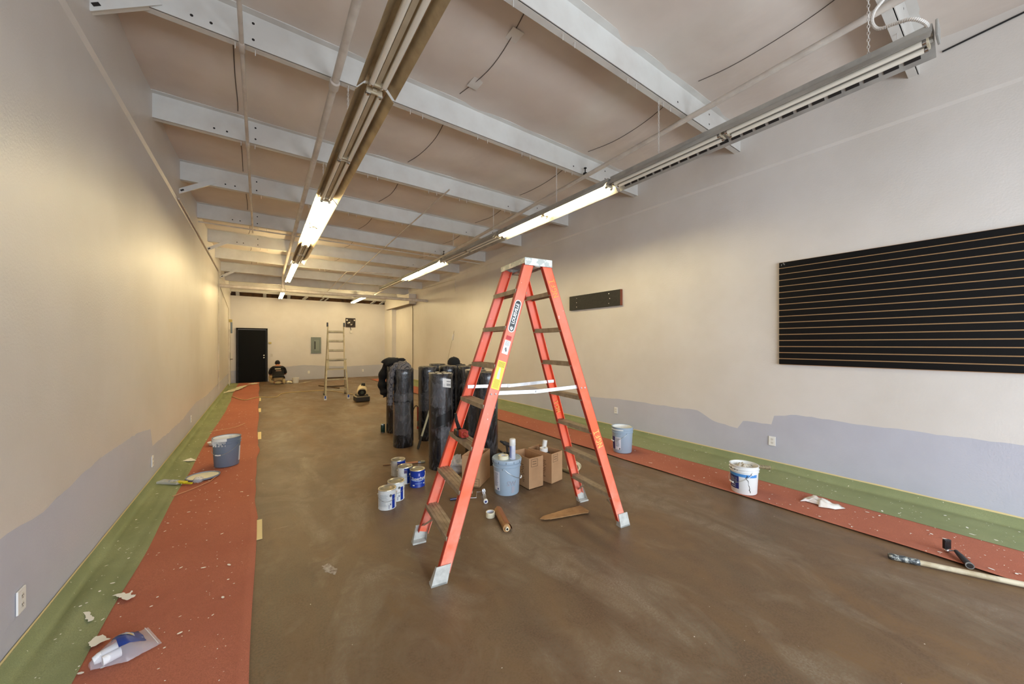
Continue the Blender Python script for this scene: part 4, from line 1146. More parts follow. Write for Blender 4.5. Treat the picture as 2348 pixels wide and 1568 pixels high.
for i in range(n):
    for j in range(k): q = i * (k + 1) + j; m.f.append((q, q + 1, q + k + 2, q + k + 1)); m.m.append(0)
obj('shirt_body', m, PLAID, t, smooth='all', solid=.006)
sd = -rd; p0 = pA + sd * .11 - fd * .10
pts = [pA + sd * .02 - fd * .05 + Vector((0, 0, 1.29)), pA + sd * .10 - fd * .10 + Vector((0, 0, 1.25)), pA + sd * .145 - fd * .12 + Vector((0, 0, 1.14)), pA + sd * .16 - fd * .125 + Vector((0, 0, .95)), pA + sd * .165 - fd * .12 + Vector((0, 0, .78)), pA + sd * .17 - fd * .12 + Vector((0, 0, .66))]
sp = smooth_pts(pts, 6); m = MB(); m.tube(sp, [.05 + .008 * math.sin(i * 1.7) - .012 * i / len(sp) for i in range(len(sp))], 12)
obj('sleeve', m, PLAID, t, smooth='all')
# black jacket over the rear-left roll
pB = Vector(R1.location); t = thing('black_jacket', 'black jacket hung over the rear left wrapped roll', 'jacket', pB + Vector((0, 0, 1.22)))
CLB = mat('black_cloth', (12, 13, 18), .9, bs=30)
m = MB(); m.ball((pB.x - rd.x * .06, pB.y - rd.y * .06, 1.27), .16, 20, sc=(1.05, 1.05, .55), wob=.35); m.ball((pB.x + rd.x * .1, pB.y + rd.y * .1, 1.31), .07, 12, sc=(1.3, 1, .5), wob=.4)
obj('jacket_body', m, CLB, t, smooth='all')
m = MB(); q = pB + sd * .16 - fd * .02
pts = [q + Vector((0, 0, 1.27)) - sd * .06, q + sd * .03 + Vector((0, 0, 1.12)), q + sd * .07 + Vector((0, 0, .95)), q + sd * .06 + Vector((0, 0, .8)), q + sd * .02 + Vector((0, 0, .7)), q + Vector((0, 0, .64))]
sp = smooth_pts(pts, 6); m.tube(sp, [.07 + .012 * math.sin(i * .9) - .035 * max(0, i / len(sp) - .7) / .3 for i in range(len(sp))], 12); obj('hanging_side', m, CLB, t, smooth='all')
# black cap on the rear rolls
pc = Vector(R9.location) + Vector((0, 0, 1.222)); pc = pc - rd * .06 - fd * .05
t = thing('baseball_hat', 'black baseball cap resting on top of the rear wrapped rolls', 'cap', pc)
m = MB(); m.lathe([(.115, 0), (.118, .02), (.112, .07), (.085, .115), (.04, .138), (0, .143)], 28, c=tuple(pc)); obj('crown', m, CLB, t, smooth='all')
m = MB(); m.prism([(.10 * math.cos(R_(a)), .10 * math.sin(R_(a))) for a in range(-60, 61, 15)] + [(.19 * math.cos(R_(a)) * .95, .12 * math.sin(R_(a))) for a in range(60, -61, -15)], 0, .006, M=Matrix.Translation(pc + Vector((0, 0, .008))) @ Matrix.Rotation(R_(20), 4, 'Z')); obj('visor', m, CLB, t)
m = MB(); m.ball(tuple(pc + Vector((0, 0, .145))), .008, 8); obj('button', m, CLB, t)
# pole leaning between the rolls, red tool and hose
a, b = fl(959, 1030), base(985, 1010) 
a = fl(958, 1031) + Vector((0, 0, .012)); d = onY(984, 944, a.y + .25); t = thing('leaning_pole', 'pale pole with dark tip leaning between the wrapped rolls', 'pole', a)
v = d - a; m = MB(); m.tube([a + v * .30, a + v * 1.05], .016, 12); obj('shaft', m, mat('pole_pale', (190, 186, 160), .5), t, smooth=True)
m = MB(); m.tube([a, a + v * .05, a + v * .32], [.014, .02, .018], 12); obj('tip', m, mat('pole_tip', (44, 40, 34), .6), t, smooth=True)
p = base(958, 985, .02); t = thing('hand_tool', 'red handled tool standing between the left pair and the other rolls', 'tool', p)
m = MB(); m.tube([(0, 0, .01), (0, 0, .06)], .016, 8); m.tube([(0, 0, .16), (0, 0, .42)], .015, 8); obj('red_grip', m, mat('tool_red', (150, 34, 22), .5), t, smooth=True, world=False)
m = MB(); m.tube([(0, 0, .06), (0, 0, .16)], .008, 8); m.tube(smooth_pts([Vector((0, 0, .42)), Vector((-.04, 0, .45)), Vector((-.08, .02, .36)), Vector((-.1, .03, .16)), Vector((-.1, .03, .01))], 5), .008, 8); obj('dark_shaft', m, BLACK, t, smooth=True, world=False)
# drill left on the ladder step
q = rail(-1, 1, .8681) ; Mw = base_mat(T); c = Mw @ Vector((q.x - .02, .06, .8735)); t = thing('cordless_drill', 'red and black cordless drill lying on a left step of the orange ladder', 'drill', c, LA)
m = MB(); m.box((-.005, .02, .028), (.07, .09, .05)); obj('battery', m, BLACK, t, bevel=.01, world=False)
m = MB(); m.box((0, -.06, .034), (.055, .07, .05)); m.tube([(0, -.10, .036), (0, -.15, .036)], [.02, .012], 10); obj('motor_housing', m, mat('drill_red', (176, 52, 40), .45), t, bevel=.008, world=False)
m = MB(); m.tube([(-.0, .04, .05), (-.01, .08, .11), (-.02, .07, .17)], [.016, .013, .01], 10); obj('grip', m, BLACK, t, smooth=True, world=False)

# ------------------------------------------------------------------ small floor things
flat_ring('tape_roll', fl(1124, 1188) + fd * .03 + Vector((0, 0, .001)), .042, .036, .045, CREAMT, 'roll of masking tape on the floor beside the brown kraft paper roll', 'tape roll')
# kraft paper roll
a, b = fl(1141, 1178) + Vector((0, 0, .034)), fl(1163, 1222) + Vector((0, 0, .034)); a = a + (b - a) * .0; v = (b - a).normalized()
t = thing('kraft_paper_roll', 'partly unrolled brown kraft paper roll lying under the ladder', 'paper roll', (a + b) / 2 - Vector((0, 0, .034)))
m = MB(); m.tube([a, b - v * .015], .033, 20); obj('roll', m, KRAFT, t, smooth=True)
m = MB(); m.tube([b - v * .02, b + v * .004], .015, 16); obj('core_tube', m, CREAMT, t, smooth=True)
m = MB(); m.tube([b - v * .01, b + v * .005], .010, 14); obj('core_hole', m, DARK, t, smooth=True)
s = v.cross(Vector((0, 0, 1))).normalized()
if s.dot(rd) < 0: s = -s
m = MB(); n = 8; vs = []
for i in range(n + 1):
    q = i / n; ang = R_(110 - 160 * q)
    off = s * (.036 * math.cos(ang) + .012 * q) + Vector((0, 0, .036 * math.sin(ang)))
    off.z = max(off.z, -.032)
    for e in (0, .5, 1): vs.append(a + (b - a) * (-.02 + e * .93) + off + s * (.02 * max(0, q - .6) * (1 + e)))
fs = [(i * 3 + j, i * 3 + j + 1, i * 3 + j + 4, i * 3 + j + 3) for i in range(n) for j in (0, 1)]
m.add(vs, fs); obj('loose_flap', m, mat('kraft_dark', (138, 84, 46), .6), t, smooth='all')
# torn cardboard strip
P = [fl(*q) for q in ((1238, 1193), (1246, 1187), (1262, 1182), (1290, 1174), (1330, 1163), (1336, 1166), (1350, 1175), (1349, 1179), (1338, 1180), (1322, 1183), (1290, 1189), (1262, 1194), (1248, 1195))]
Q = []
for p, p2 in zip(P, P[1:] + P[:1]):
    nn = max(1, int((p2 - p).length / .012))
    for k in range(nn):
        q = p.lerp(p2, k / nn); Q.append((q.x + .005 * noise.noise((q.x * 90, q.y * 90, 0)), q.y + .005 * noise.noise((q.x * 90, q.y * 90, 5))))
m = MB(); m.prism(Q[::-1], .006, .012)
m.v = [(x, y, z + .012 * max(0, noise.noise((x * 4, y * 4, 0))) + .006) for x, y, z in m.v]
tag(obj('torn_kraft_strip', m, KRAFT), 'long torn strip of brown cardboard on the floor inside the ladder legs', 'cardboard strip')
# mini roller frame
t = thing('paint_roller', 'chrome roller frame with white mini roller on the floor by the lidded bucket', 'paint roller', fl(1090, 1145))
z = Vector((0, 0, .014)); P = [fl(*q) + z for q in ((1046, 1146), (1092, 1144), (1093, 1131), (1108, 1130))]
m = MB(); m.tube(P, .0045, 8); obj('rod', m, CHROME, t)
a = fl(1032, 1148) + z; m = MB(); m.tube([a, P[0]], .013, 12); obj('handle', m, mat('handle_dark', (60, 58, 80), .3, .5), t, smooth=True)
a, b = fl(1109, 1131) + Vector((0, 0, .03)), fl(1114, 1155) + Vector((0, 0, .022)); m = MB(); v = (b - a).normalized()
for k in range(5):
    an = 2 * math.pi * k / 5; u = Vector((math.cos(an), 0, math.sin(an))) * .015; m.tube([a + u, b + u], .0022, 6)
m.tube([a - v * .01, a + v * .01], .022, 16); cg = obj('cage', m, CHROME, t)
m = MB(); m.tube([b - v * .02, b], .022, 18); obj('end_cap', m, PLW, cg, smooth=True)
m = MB(); m.tube([b, b + v * .003], .011, 14); obj('blue_hub', m, NAVY, cg, smooth=True)
# crumpled clear plastic bag by the left box
p = base(1046, 1088, .08); t = thing('plastic_bag', 'crumpled translucent plastic bag beside the box behind the ladder step', 'bag', p)
m = MB(); m.ball((p.x, p.y, .09), .12, 26, sc=(.8, .9, .8), wob=.9); o = obj('bag_skin', m, CLEAR2, t, smooth='all')
# cylinder and rope behind right ladder rail
t = thing('taped_pole', 'pale pole end with tangled cord on the floor behind the right ladder rail', 'pole', fl(1310, 1088)); a, b = fl(1287, 1078) + Vector((0, 0, .02)), fl(1318, 1090) + Vector((0, 0, .02))
m = MB(); m.tube([a, b], .02, 14); obj('pole_end', m, mat('olive_pole', (128, 118, 88), .5), t, smooth=True)
m = MB()
for k in range(4):
    c = fl(1318, 1088) + Vector((0, 0, .04)); pts = []
    for q in range(20):
        an = 2 * math.pi * q / 20; r = .055 + .012 * k; pts.append(c + rd * (r * math.cos(an) * .9) + Vector((0, 0, .045 + r * math.sin(an) * .75)) + fd * (.012 * k + .02 * math.sin(an * 2 + k)))
    m.tube([Vector((q_.x, q_.y, max(q_.z, .008))) for q_ in pts], .005, 6, closed=True)
obj('cord_coil', m, mat('cord_cream', (214, 200, 160), .7), t, smooth='all')
a = fl(1146, 1040); b = fl(1165, 1052); m = MB(); m.tube([fl(1139, 1030) + Vector((0, 0, .02)), fl(1156, 1045) + Vector((0, 0, .02))], .014, 10); tag(obj('short_pipe', m, mat('dark_pipe', (52, 44, 36), .6), smooth=True), 'short dark rod on the floor right of the wrapped rolls', 'rod')

# extension pole and pad holder on the right
t = thing('extension_pole', 'long pale extension pole with taped grip on the floor at lower right', 'pole', fl(2035, 1281))
a, b, c = fl(2037, 1281) + Vector((0, 0, .023)), fl(2108, 1297) + Vector((0, 0, .023)), fl(2348, 1348) + Vector((0, 0, .022)); c = b + (c - b) * 2.2
m = MB(); pts = [a + (b - a) * k / 8 for k in range(9)]; m.tube(pts, [.019] + [.0215 + .001 * math.sin(k * 2.5) for k in range(7)] + [.021], 14); obj('taped_grip', m, mat('duct_tape', (70, 74, 76), .4, .2, col2=(176, 178, 170), vs=60, lo=.5, hi=.56), t, smooth='all')
m = MB(); m.tube([b, c], .018, 14); obj('shaft', m, WOODP, t, smooth=True)
t = thing('pad_holder', 'black and chrome pad holder tool lying on the edge of the right runner', 'tool', fl(2200, 1290))
a, b = fl(2192, 1274) + Vector((0, 0, .035)), fl(2224, 1306) + Vector((0, 0, .028)); v = (b - a)
m = MB(); m.tube([a, a + v * .3, b], [.012, .017, .022], 14, caps=True); obj('socket', m, BLACK, t, smooth=True)
vn = v.normalized(); m = MB(); m.tube([b - vn * .004, b + vn * .002], .0225, 16); s_ = obj('socket_rim', m, ALU, t, smooth=True)
m = MB(); m.tube([b, b + vn * .004], .017, 16); obj('socket_hole', m, DARK, t)
g = fl(2171, 1268) + Vector((0, 0, .02)); m = MB(); m.tube([a, g + rd * .02, g], .006, 8); m.ball(tuple(g), .016, 10); obj('swivel', m, CHROME, t, smooth=True)
h = g + Vector((0, 0, .015)); m = MB(); Mx = frame(h + Vector((0, 0, .035)), rd, (0, 0, 1)); m.box((0, 0, 0), (.05, .07, .018), M=Mx)
pd = obj('pad', m, BLACK, t, bevel=.003)
m = MB()
for k in range(3): m.box((-.012 + k * .012, .024, .0095), (.006, .005, .002), M=Mx)
obj('pad_teeth', m, mat('dk_grey', (60, 60, 62), .5), pd)
# white rag on the right runner
outl = [(1834, 1152), (1845, 1144), (1856, 1141), (1868, 1143), (1882, 1149), (1900, 1153), (1913, 1162), (1921, 1167), (1939, 1169), (1915, 1171), (1900, 1168), (1877, 1165), (1876, 1160), (1862, 1156), (1848, 1152)]
P = [fl(*q) for q in outl]; cx = sum((p.x for p in P)) / len(P); cy = sum((p.y for p in P)) / len(P)
m = MB(); n = len(P); RN = 7; m.v.append((cx, cy, .055))
for k in range(1, RN + 1):
    q = k / RN
    for i in range(n * 3):
        f = i / 3; p, p2 = P[int(f) % n], P[(int(f) + 1) % n]; w = f - int(f); x = cx + (p.x * (1 - w) + p2.x * w - cx) * q; y = cy + (p.y * (1 - w) + p2.y * w - cy) * q
        m.v.append((x, y, .014 + .038 * (1 - q ** 3) * (1 + .9 * noise.noise((x * 26, y * 26, 1)))))
NN = n * 3
for i in range(NN): m.f.append((0, 1 + i, 1 + (i + 1) % NN)); m.m.append(0)
for k in range(RN - 1):
    for i in range(NN): m.f.append((1 + k * NN + i, 1 + (k + 1) * NN + i, 1 + (k + 1) * NN + (i + 1) % NN, 1 + k * NN + (i + 1) % NN)); m.m.append(0)
tag(obj('rag', m, mat('rag_white', (226, 222, 216), .85, col2=(214, 204, 192), vs=12), smooth='all'), 'crumpled white rag lying on the red runner by the right wall', 'rag')

# left side: lid, brush package, zip bag, plastic sheet
c = fl(466, 1096) ; t = thing('bucket_lid', 'paint-filled round bucket lid lying upside down on the left red runner', 'lid', c + Vector((0, 0, .014)))
m = MB(); m.lathe([(0, 0), (.15, 0), (.158, .006), (.16, .02), (.152, .022), (.15, .008)], 40); obj('rim', m, mat('lid_grey', (130, 138, 152), .5), t, smooth=True, world=False)
m = MB(); m.lathe([(.151, .010), (.14, .013), (0, .011)], 40, wob=.02); obj('dried_paint', m, mat('lid_paint', (232, 226, 200), .4), t, smooth=True, world=False)
p = fl(492, 1022) + Vector((0, 0, .014)); t = thing('paint_tray_liner', 'small white scoop peeking out left behind the left bucket', 'scoop', p + rd * -.02); 
m = MB(); m.lathe([(0, 0), (.05, .0), (.075, .05), (.07, .05), (.045, .006)], 20); obj('bowl', m, PLW, t, smooth=True, world=False)
t = thing('brush_package', 'yellow paint brush in clear packaging beside the round lid', 'brush package', fl(420, 1112) + Vector((0, 0, .015)))
A, B = fl(372, 1110) + Vector((0, 0, .03)), fl(440, 1114) + Vector((0, 0, .03)); v = (B - A)
m = MB(); m.beam(A + v * .3, B, .022, .016); m.beam(A + v * .45 + Vector((0, 0, .01)), A + v * .8 + Vector((0, 0, .01)), .05, .012); obj('yellow_handle', m, mat('pkg_yellow', (206, 190, 30), .5), t, bevel=.003)
m = MB(); m.beam(A + v * .28 + Vector((0, 0, .018)), A + v * .5 + Vector((0, 0, .018)), .05, .004); obj('printed_card', m, mat('pkg_card', (200, 204, 208), .5, col2=(60, 84, 120), vs=40), t)
m = MB(); m.beam(A - v * .08, A + v * .62, .09, .03); m.v = [(x, y, z + .012 * noise.noise((x * 20, y * 20, 0))) for x, y, z in m.v]; obj('clear_sleeve', m, CLEAR, t, bevel=.01)
m = MB(); c = fl(455, 1108) + Vector((0, 0, .04)); m.ball(tuple(c), .045, 18, sc=(1, 1.3, .7), wob=.6); obj('wrapper_end', m, CLEAR, t, smooth='all')
m = MB(); m.tube([fl(395, 1142) + Vector((0, 0, .018)), fl(440, 1125) + Vector((0, 0, .018)), fl(480, 1108) + Vector((0, 0, .02)), fl(498, 1094) + Vector((0, 0, .02))], .004, 6); tag(obj('string', m, mat('string_tan', (190, 140, 100), .7)), 'tan string lying in front of the round lid on the left papers', 'string')
m = MB(); m.tube(smooth_pts([fl(480, 992) + Vector((0, 0, .02)), fl(510, 987) + Vector((0, 0, .018)), fl(540, 981) + Vector((0, 0, .018)), fl(562, 972) + Vector((0, 0, .018))], 5), .004, 6); tag(obj('string', m, mat('string_pale', (204, 170, 130), .7)), 'pale string on the left runner behind the slate bucket', 'string')
# zip bag with roller covers
corners = [fl(193, 1544), fl(270, 1464), fl(288, 1452), fl(372, 1453), fl(355, 1470), fl(310, 1503), fl(240, 1537)]
t = thing('zip_bag', 'clear zip bag holding white roller covers with blue label at lower left', 'bag', fl(280, 1500))
A, B = fl(205, 1540), fl(355, 1462); v = (B - A); sdv = v.cross(Vector((0, 0, 1))).normalized()
def bagpt(u, w, s):
    wd = (.02 + .085 * min(1, u * 2.2)); h = .075 * math.sin(math.pi * min(1, u * .93 + .07)) ** .7 * (1 - w * w) ** .6 * (1 - .75 * max(0, u - .55) / .45)
    p = A + v * u + sdv * (w * wd) ; p.z = .016 + (h + .006 * noise.noise((u * 14, w * 5, 0)) if s > 0 else 0)
    p.z = max(p.z, .015); return p
m = MB(); n, k = 24, 12
for s in (1, -1):
    o = len(m.v)
    for i in range(n + 1):
        for j in range(k + 1): m.v.append(tuple(bagpt(i / n, -1 + 2 * j / k, s)))
    for i in range(n):
        for j in range(k): q = o + i * (k + 1) + j; m.f.append((q, q + k + 1, q + k + 2, q + 1) if s > 0 else (q, q + 1, q + k + 2, q + k + 1)); m.m.append(0)
obj('film', m, clear_mat('bag_film', (225, 222, 232), .3), t, smooth='all')
m = MB(); m.tube([A + v * .05 + Vector((0, 0, .042)), A + v * .12 + Vector((0, 0, .045)), A + v * .40 + Vector((0, 0, .048))], [.018, .024, .028], 16); m.tube([A + v * .15 + sdv * .035 + Vector((0, 0, .04)), A + v * .42 + sdv * .035 + Vector((0, 0, .042))], .022, 16)
obj('roller_sleeves', m, mat('fleece', (232, 232, 234), .9, bs=80), t, smooth=True)
m = MB(); vs = []
for i in range(9):
    for j in range(7): q = bagpt(.38 + .42 * i / 8, -.95 + 1.5 * j / 6, 1); q.z += .003; vs.append(tuple(q))
m.add(vs, [(i * 7 + j, i * 7 + j + 7, i * 7 + j + 8, i * 7 + j + 1) for i in range(8) for j in range(6)])
lb = obj('blue_header_card', m, mat('card_blue', (26, 60, 140), .4, col2=(20, 44, 110), vs=20), t, smooth='all')
m = MB(); vs = []
for i in range(9):
    for j in range(3): q = bagpt(.46 + .2 * i / 8, -.45 + .12 * j + .35 * i / 8, 1); q.z += .0045; vs.append(tuple(q))
m.add(vs, [(i * 3 + j, i * 3 + j + 3, i * 3 + j + 4, i * 3 + j + 1) for i in range(8) for j in range(2)]); obj('card_stripe', m, mat('stripe_mix', (170, 190, 220), .4, col2=(200, 170, 90), vs=30), lb, smooth='all')
m = MB(); m.beam(B + sdv * .1 + Vector((0, 0, .024)) - v * .06, B - sdv * .1 + Vector((0, 0, .024)) - v * .06, .003, .002); obj('zip_strip', m, CLEAR2, t)
# plastic sheet at far left
def sheet(u, v_):
    p = fl(514, 902).lerp(fl(552, 886), u) + fd * (.5 * (v_ - .5)); z = .03 + .05 * abs(noise.noise((u * 5, v_ * 4, 0))) * math.sin(math.pi * min(1, u + .1)); return (p.x + .12 + .1 * noise.noise((u * 4, v_ * 3, 7)), p.y, z)
cloth_sheet('plastic_sheet', sheet, 24, 12, mat('sheet_pale', (206, 200, 170), .6), 'crumpled pale plastic sheet on the far end of the left papers', 'plastic sheet', .003)
m = MB(); m.tube(smooth_pts([fl(532, 910) + Vector((0, 0, .02)), fl(548, 916) + Vector((0, 0, .02)), fl(565, 918) + Vector((0, 0, .02)), fl(592, 912) + Vector((0, 0, .02)), fl(632, 911) + Vector((0, 0, .012)), fl(650, 902) + Vector((0, 0, .012)), fl(700, 898) + Vector((0, 0, .012)), fl(750, 896) + Vector((0, 0, .012)), fl(812, 905) + Vector((0, 0, .012))], 6), .010, 6)
tag(obj('power_cable', m, mat('cord_tan', (200, 176, 120), .6), smooth=True), 'long thin cord running across the floor to the ladder and sander', 'cord')
# far little things by the back wall
def back(px, py): return fl(px, py)
p = fl(678, 878); t = thing('small_bucket', 'small white bucket near the back wall right of the kneeling worker', 'bucket', p)
m = MB(); m.lathe([(0, 0), (.1, 0), (.12, .2), (.125, .22), (.115, .22), (.1, .02)], 24); obj('shell', m, PLW, t, smooth=True, world=False)
m = MB(); m.ball((p.x - .24, p.y - .08, .05), .09, 18, sc=(1.2, 1, .6), wob=.8); tag(obj('rag', m, mat('rag_far', (224, 216, 190), .9), smooth='all'), 'small white rag left of the small bucket at the back wall', 'rag')
def sheet2(u, v_):
    p = fl(692, 878).lerp(fl(708, 876), u) + fd * (.5 * (v_ - .5)); return (p.x, p.y, .01 + .015 * abs(noise.noise((u * 5, v_ * 4, 3))))
cloth_sheet('paper_scrap', sheet2, 10, 6, mat('rag_far', (224, 216, 190), .9), 'flat white paper scrap on the floor near the back wall', 'paper', .002)
def sheet3(u, v_):
    p = fl(575, 880).lerp(fl(588, 881), u) + fd * (.4 * (v_ - .5)); return (p.x, p.y, .02 + .02 * abs(noise.noise((u * 5, v_ * 4, 8))))
cloth_sheet('paper_scrap', sheet3, 10, 6, mat('rag_far', (224, 216, 190), .9), 'white scrap on the red runner in front of the black door', 'paper', .002)

# ------------------------------------------------------------------ aluminium ladder at the back
a0 = Vector((1.80, 11.47, 0)); T2 = thing('multi_ladder', 'aluminium extension step ladder standing at the back of the room', 'ladder', (1.88, 12.0, 0), R_(-6))
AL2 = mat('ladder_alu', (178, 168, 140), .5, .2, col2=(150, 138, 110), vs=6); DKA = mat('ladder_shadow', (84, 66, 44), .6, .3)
def l2(name, mb, mt, parent=None, **k): return obj(name, mb, mt, parent or T2, world=False, **k)
yt, yf, yr, zt = 0, -.62, .62, 2.17
def fp(s, z, side=-1, outer=False):    # front/rear stile centre
    t = z / zt; y = (yf if side < 0 else yr) * (1 - t)
    x = .215 if z > 1.15 else .215 + (.085 * (1.15 - z) / 1.15 if outer else .0)
    return Vector((s * x, y, z))
for s in (-1, 1):
    m = MB(); m.beam(fp(s, .85), fp(s, zt), .03, .06, up=(0, -1, 0)); l2('inner_stile', m, AL2)
    m = MB(); a, b = fp(s, .05, -1, True), fp(s, 1.16, -1, True) + Vector((s * .03, -.0, 0)); m.beam(a, b, .035, .06, up=(0, -1, 0)); l2('outer_stile', m, AL2)
    m = MB(); m.beam(fp(s, .03, 1, True), fp(s, zt - .02, 1), .03, .06, up=(0, 1, 0)); l2('rear_stile', m, AL2)
    m = MB(); c = fp(s, zt); m.box((c.x + s * .012, c.y, c.z + .02), (.045, .09, .13)); l2('hinge', m, BLACK, bevel=.01)
    m = MB(); c = fp(s, .0, -1, True); m.box((c.x, c.y, .06), (.07, .08, .12)); ft = l2('foot', m, PLW, bevel=.01)
    m = MB(); m.box((c.x, c.y - .042, .085), (.045, .003, .08)); l2('foot_label', m, mat('foot_blue', (60, 84, 170), .5), ft)
    m = MB(); c = fp(s, 0, 1, True); m.box((c.x, c.y, .03), (.05, .06, .06)); l2('rear_foot', m, BLACK)
for i, z in enumerate((1.98, 1.70, 1.42, 1.14)):
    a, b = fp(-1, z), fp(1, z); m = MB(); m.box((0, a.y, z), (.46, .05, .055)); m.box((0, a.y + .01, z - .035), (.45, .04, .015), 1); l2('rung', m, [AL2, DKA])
for i, z in enumerate((1.15, .86, .57, .28)):
    a, b = fp(-1, z, -1, True), fp(1, z, -1, True); m = MB(); w = (b.x - a.x) + (.12 if i == 0 else .02); m.box((0, a.y - .03, z), (w, .035, .035)); l2('rung', m, AL2)
for z in (1.10, .82, .54, .26):
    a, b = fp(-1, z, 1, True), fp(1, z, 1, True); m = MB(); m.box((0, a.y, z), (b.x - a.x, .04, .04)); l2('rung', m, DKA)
m = MB(); m.tube([fl(731, 885) + Vector((0, 0, .02)), fl(778, 891) + Vector((0, 0, .02))], .018, 8); tag(obj('wooden_stick', m, mat('dk_wood', (96, 70, 40), .7)), 'dark stick lying on the floor behind the aluminium ladder', 'stick')

# ------------------------------------------------------------------ floor sander
p = base(829, 922, .2); t = thing('floor_sander', 'low floor machine with a round dark motor face standing beyond the rolls', 'machine', p, R_(face(p) + 90 + 12))
m = MB(); m.box((0, 0, .075), (.36, .42, .13)); m.box((0, 0, .17), (.32, .38, .07), taper=.85); obj('base_housing', m, mat('sander_dark', (44, 38, 32), .5), t, bevel=.02, world=False)
m = MB(); m.box((0, 0, .145), (.365, .425, .02)); obj('trim_band', m, mat('sander_trim', (150, 136, 110), .4, .4), t, bevel=.004, world=False)
m = MB(); m.tube([(-.03, -.2, .27), (-.03, -.17, .28), (.05, .16, .34)], [.12, .135, .115], 24); obj('motor_body', m, mat('sander_cream', (206, 190, 156), .5), t, smooth=True, world=False)
m = MB(); m.tube([(-.03, -.215, .268), (-.03, -.2, .27)], [.095, .11], 24); m.tube([(-.03, -.222, .268), (-.03, -.214, .268)], .045, 16, mi=1); obj('motor_face', m, [BLACK, mat('hub_green', (50, 56, 44), .5)], t, smooth=True, world=False)
m = MB(); m.tube([(.03, 0, .42), (.05, .02, .46), (.05, .02, .50)], [.05, .055, .045], 16); obj('top_knob', m, BLACK, t, smooth=True, world=False)
m = MB(); m.tube(smooth_pts([Vector((.06, .05, .45)), Vector((.14, .12, .42)), Vector((.17, .15, .28)), Vector((.13, .1, .16))], 5), .016, 10); obj('handle', m, mat('sander_cream', (206, 190, 156), .5), t, smooth=True, world=False)

# ------------------------------------------------------------------ kneeling worker
def skin_mesh(name, joints, edges, mt, parent, sub=2, loc=(0, 0, 0), smooth=True):
    me = bpy.data.meshes.new('sk'); me.from_pydata([j[0] for j in joints], edges, [])
    o = bpy.data.objects.new('sk', me); COL.objects.link(o)
    o.modifiers.new('skin', 'SKIN'); 
    for i, (v, j) in enumerate(zip(me.skin_vertices[0].data, joints)):
        r = j[1]; v.radius = r if isinstance(r, tuple) else (r, r); v.use_root = (i == 0)
    md = o.modifiers.new('sub', 'SUBSURF'); md.levels = sub; md.render_levels = sub
    dg = bpy.context.evaluated_depsgraph_get(); dg.update()
    r = bpy.data.meshes.new_from_object(o.evaluated_get(dg)); r.name = name
    bpy.data.objects.remove(o); r.materials.clear(); r.materials.append(mt)
    for p in r.polygons: p.use_smooth = True
    ob = bpy.data.objects.new(name, r); COL.objects.link(ob)
    if parent is not None: ob.parent = parent
    ob.location = loc
    return ob
SKINM = mat('skin', (150, 98, 70), .6)
P0 = Vector((.59, 17.15, 0)); PT = thing('person', 'worker in black t-shirt and beige trousers kneeling at the back wall', 'person', P0, R_(4))
J = [((0, 0, .25), (.13, .11)), ((0, .05, .40), (.16, .12)), ((0, .11, .56), (.18, .13)), ((0, .17, .68), (.13, .10)), ((0, .22, .75), .05),
     ((-.13, .14, .64), .075), ((-.21, .16, .60), .068), ((-.27, .20, .38), .052), ((-.16, .43, .36), .034), ((-.12, .50, .36), .03),
     ((.13, .14, .64), .075), ((.21, .16, .60), .068), ((.27, .19, .38), .052), ((.17, .42, .38), .034), ((.13, .49, .38), .03),
     ((-.10, .02, .24), .10), ((-.25, .30, .30), .075), ((-.24, .12, .10), .055), ((-.12, -.02, .06), .04), ((-.04, -.10, .05), .035),
     ((.10, .02, .24), .10), ((.20, .32, .12), .075), ((.19, .08, .09), .055), ((.17, -.10, .10), .04), ((.16, -.14, .03), .035),
     ((0, .25, .80), (.07, .08)), ((0, .27, .85), (.075, .085))]
E_ = [(0, 1), (1, 2), (2, 3), (3, 4), (3, 5), (5, 6), (6, 7), (7, 8), (8, 9), (3, 10), (10, 11), (11, 12), (12, 13), (13, 14), (0, 15), (15, 16), (16, 17), (17, 18), (18, 19), (0, 20), (20, 21), (21, 22), (22, 23), (23, 24), (4, 25), (25, 26)]
skin_mesh('body', J, E_, SKINM, PT)
def sub_skin(name, ids, grow, mt, extra={}):
    mp = {k: i for i, k in enumerate(ids)}; jj = []
    for k in ids:
        r = extra.get(k, J[k][1]); r = tuple(q + grow for q in r) if isinstance(r, tuple) else r + grow; jj.append((J[k][0], r))
    return skin_mesh(name, jj, [(mp[a], mp[b]) for a, b in E_ if a in mp and b in mp], mt, PT)
sub_skin('trousers', [0, 15, 16, 17, 18, 20, 21, 22, 23], .010, mat('beige_trousers', (176, 156, 116), .9))
sh = sub_skin('t_shirt', [1, 0, 2, 3, 5, 6, 7, 10, 11, 12], .02, mat('shirt_black', (24, 22, 22), .9), {0: (.19, .16), 1: (.19, .15), 2: (.22, .15), 3: (.16, .12)})
from mathutils.bvhtree import BVHTree
bvh = BVHTree.FromPolygons([v.co.copy() for v in sh.data.vertices], [tuple(p.vertices) for p in sh.data.polygons])
def back_print(name, mt, x0, x1, z0, z1, arc=0):
    m = MB(); vs = []; n, k = 14, 4
    for i in range(n + 1):
        for j in range(k + 1):
            x = x0 + (x1 - x0) * i / n; z = z0 + (z1 - z0) * j / k + arc * (i / n - .5) ** 2
            h = bvh.ray_cast(Vector((x, -1, z)), Vector((0, 1, 0))); y = h[0].y if h[0] else -.02
            vs.append((x, y - .004, z))
    m.add(vs, [(i*(k+1)+j, (i+1)*(k+1)+j, (i+1)*(k+1)+j+1, i*(k+1)+j+1) for i in range(n) for j in range(k)])
    return obj(name, m, mt, sh, world=False, smooth='all')
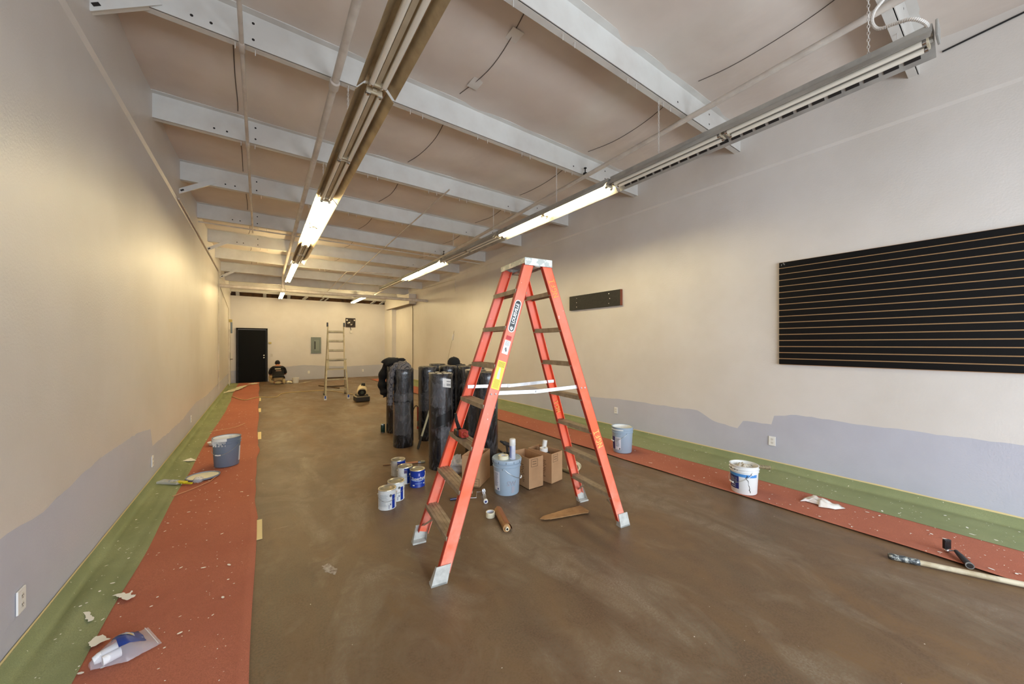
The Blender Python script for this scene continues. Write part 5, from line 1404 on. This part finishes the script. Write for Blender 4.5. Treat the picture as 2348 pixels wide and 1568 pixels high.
back_print('shoulder_print', mat('print_white', (226, 214, 180), .8), -.12, .08, .60, .63)
back_print('faded_back_print', mat('print_brown', (130, 106, 90), .8), -.09, .09, .52, .565)
m = MB(); m.ball((0, .262, .845), .104, 18, sc=(.86, 1, 1.0), wob=.05); obj('hair', m, mat('hair_black', (16, 12, 10), .8), PT, smooth='all', world=False)
for s in (-1, 1):
    m = MB(); m.ball((s * .088, .28, .82), .022, 10, sc=(.4, .8, 1.2)); obj('ear', m, SKINM, PT, smooth='all', world=False)
m = MB()
for s in (-1, 1):
    hx = s * .11
    for k in range(4): m.tube([(hx + (k - 1.5) * .018, .51, .365), (hx + (k - 1.5) * .02, .55, .36), (hx + (k - 1.5) * .018, .575, .34)], [.010, .009, .007], 7)
    m.tube([(hx - s * .03, .49, .37), (hx - s * .05, .52, .375), (hx - s * .045, .55, .37)], [.011, .010, .008], 7)
obj('hands', m, SKINM, PT, smooth='all', world=False)
m = MB(); m.ball((.175, -.13, .12), .06, 16, sc=(.85, .75, 1.6)); obj('shoe', m, mat('shoe_beige', (190, 172, 128), .8), PT, smooth='all', world=False)
m = MB(); m.ball((-.02, -.11, .06), .06, 16, sc=(1.9, .9, .85)); obj('shoe', m, mat('shoe_beige', (190, 172, 128), .8), PT, smooth='all', world=False)

# ------------------------------------------------------------------ lights
def area(name, loc, rot, sx, sy, power, col):
    l = bpy.data.lights.new(name, 'AREA'); l.shape = 'RECTANGLE'; l.size = sx; l.size_y = sy; l.energy = power; l.color = col
    o = bpy.data.objects.new(name, l); COL.objects.link(o); o.location = loc; o.rotation_euler = rot; return o
area('window_daylight', (2.0, YF - .35, 1.75), (R_(68), 0, R_(-4)), 5.4, 2.2, 430, (.80, .90, 1.0))
w = bpy.data.worlds.new('world'); scene.world = w; w.use_nodes = True
w.node_tree.nodes['Background'].inputs[0].default_value = (.75, .85, 1, 1); w.node_tree.nodes['Background'].inputs[1].default_value = .8
scene.view_settings.view_transform = 'Standard'; scene.view_settings.look = 'None'; scene.view_settings.exposure = .06; scene.view_settings.gamma = 1
scene.cycles.max_bounces = 8; scene.cycles.diffuse_bounces = 5; scene.cycles.use_denoising = True
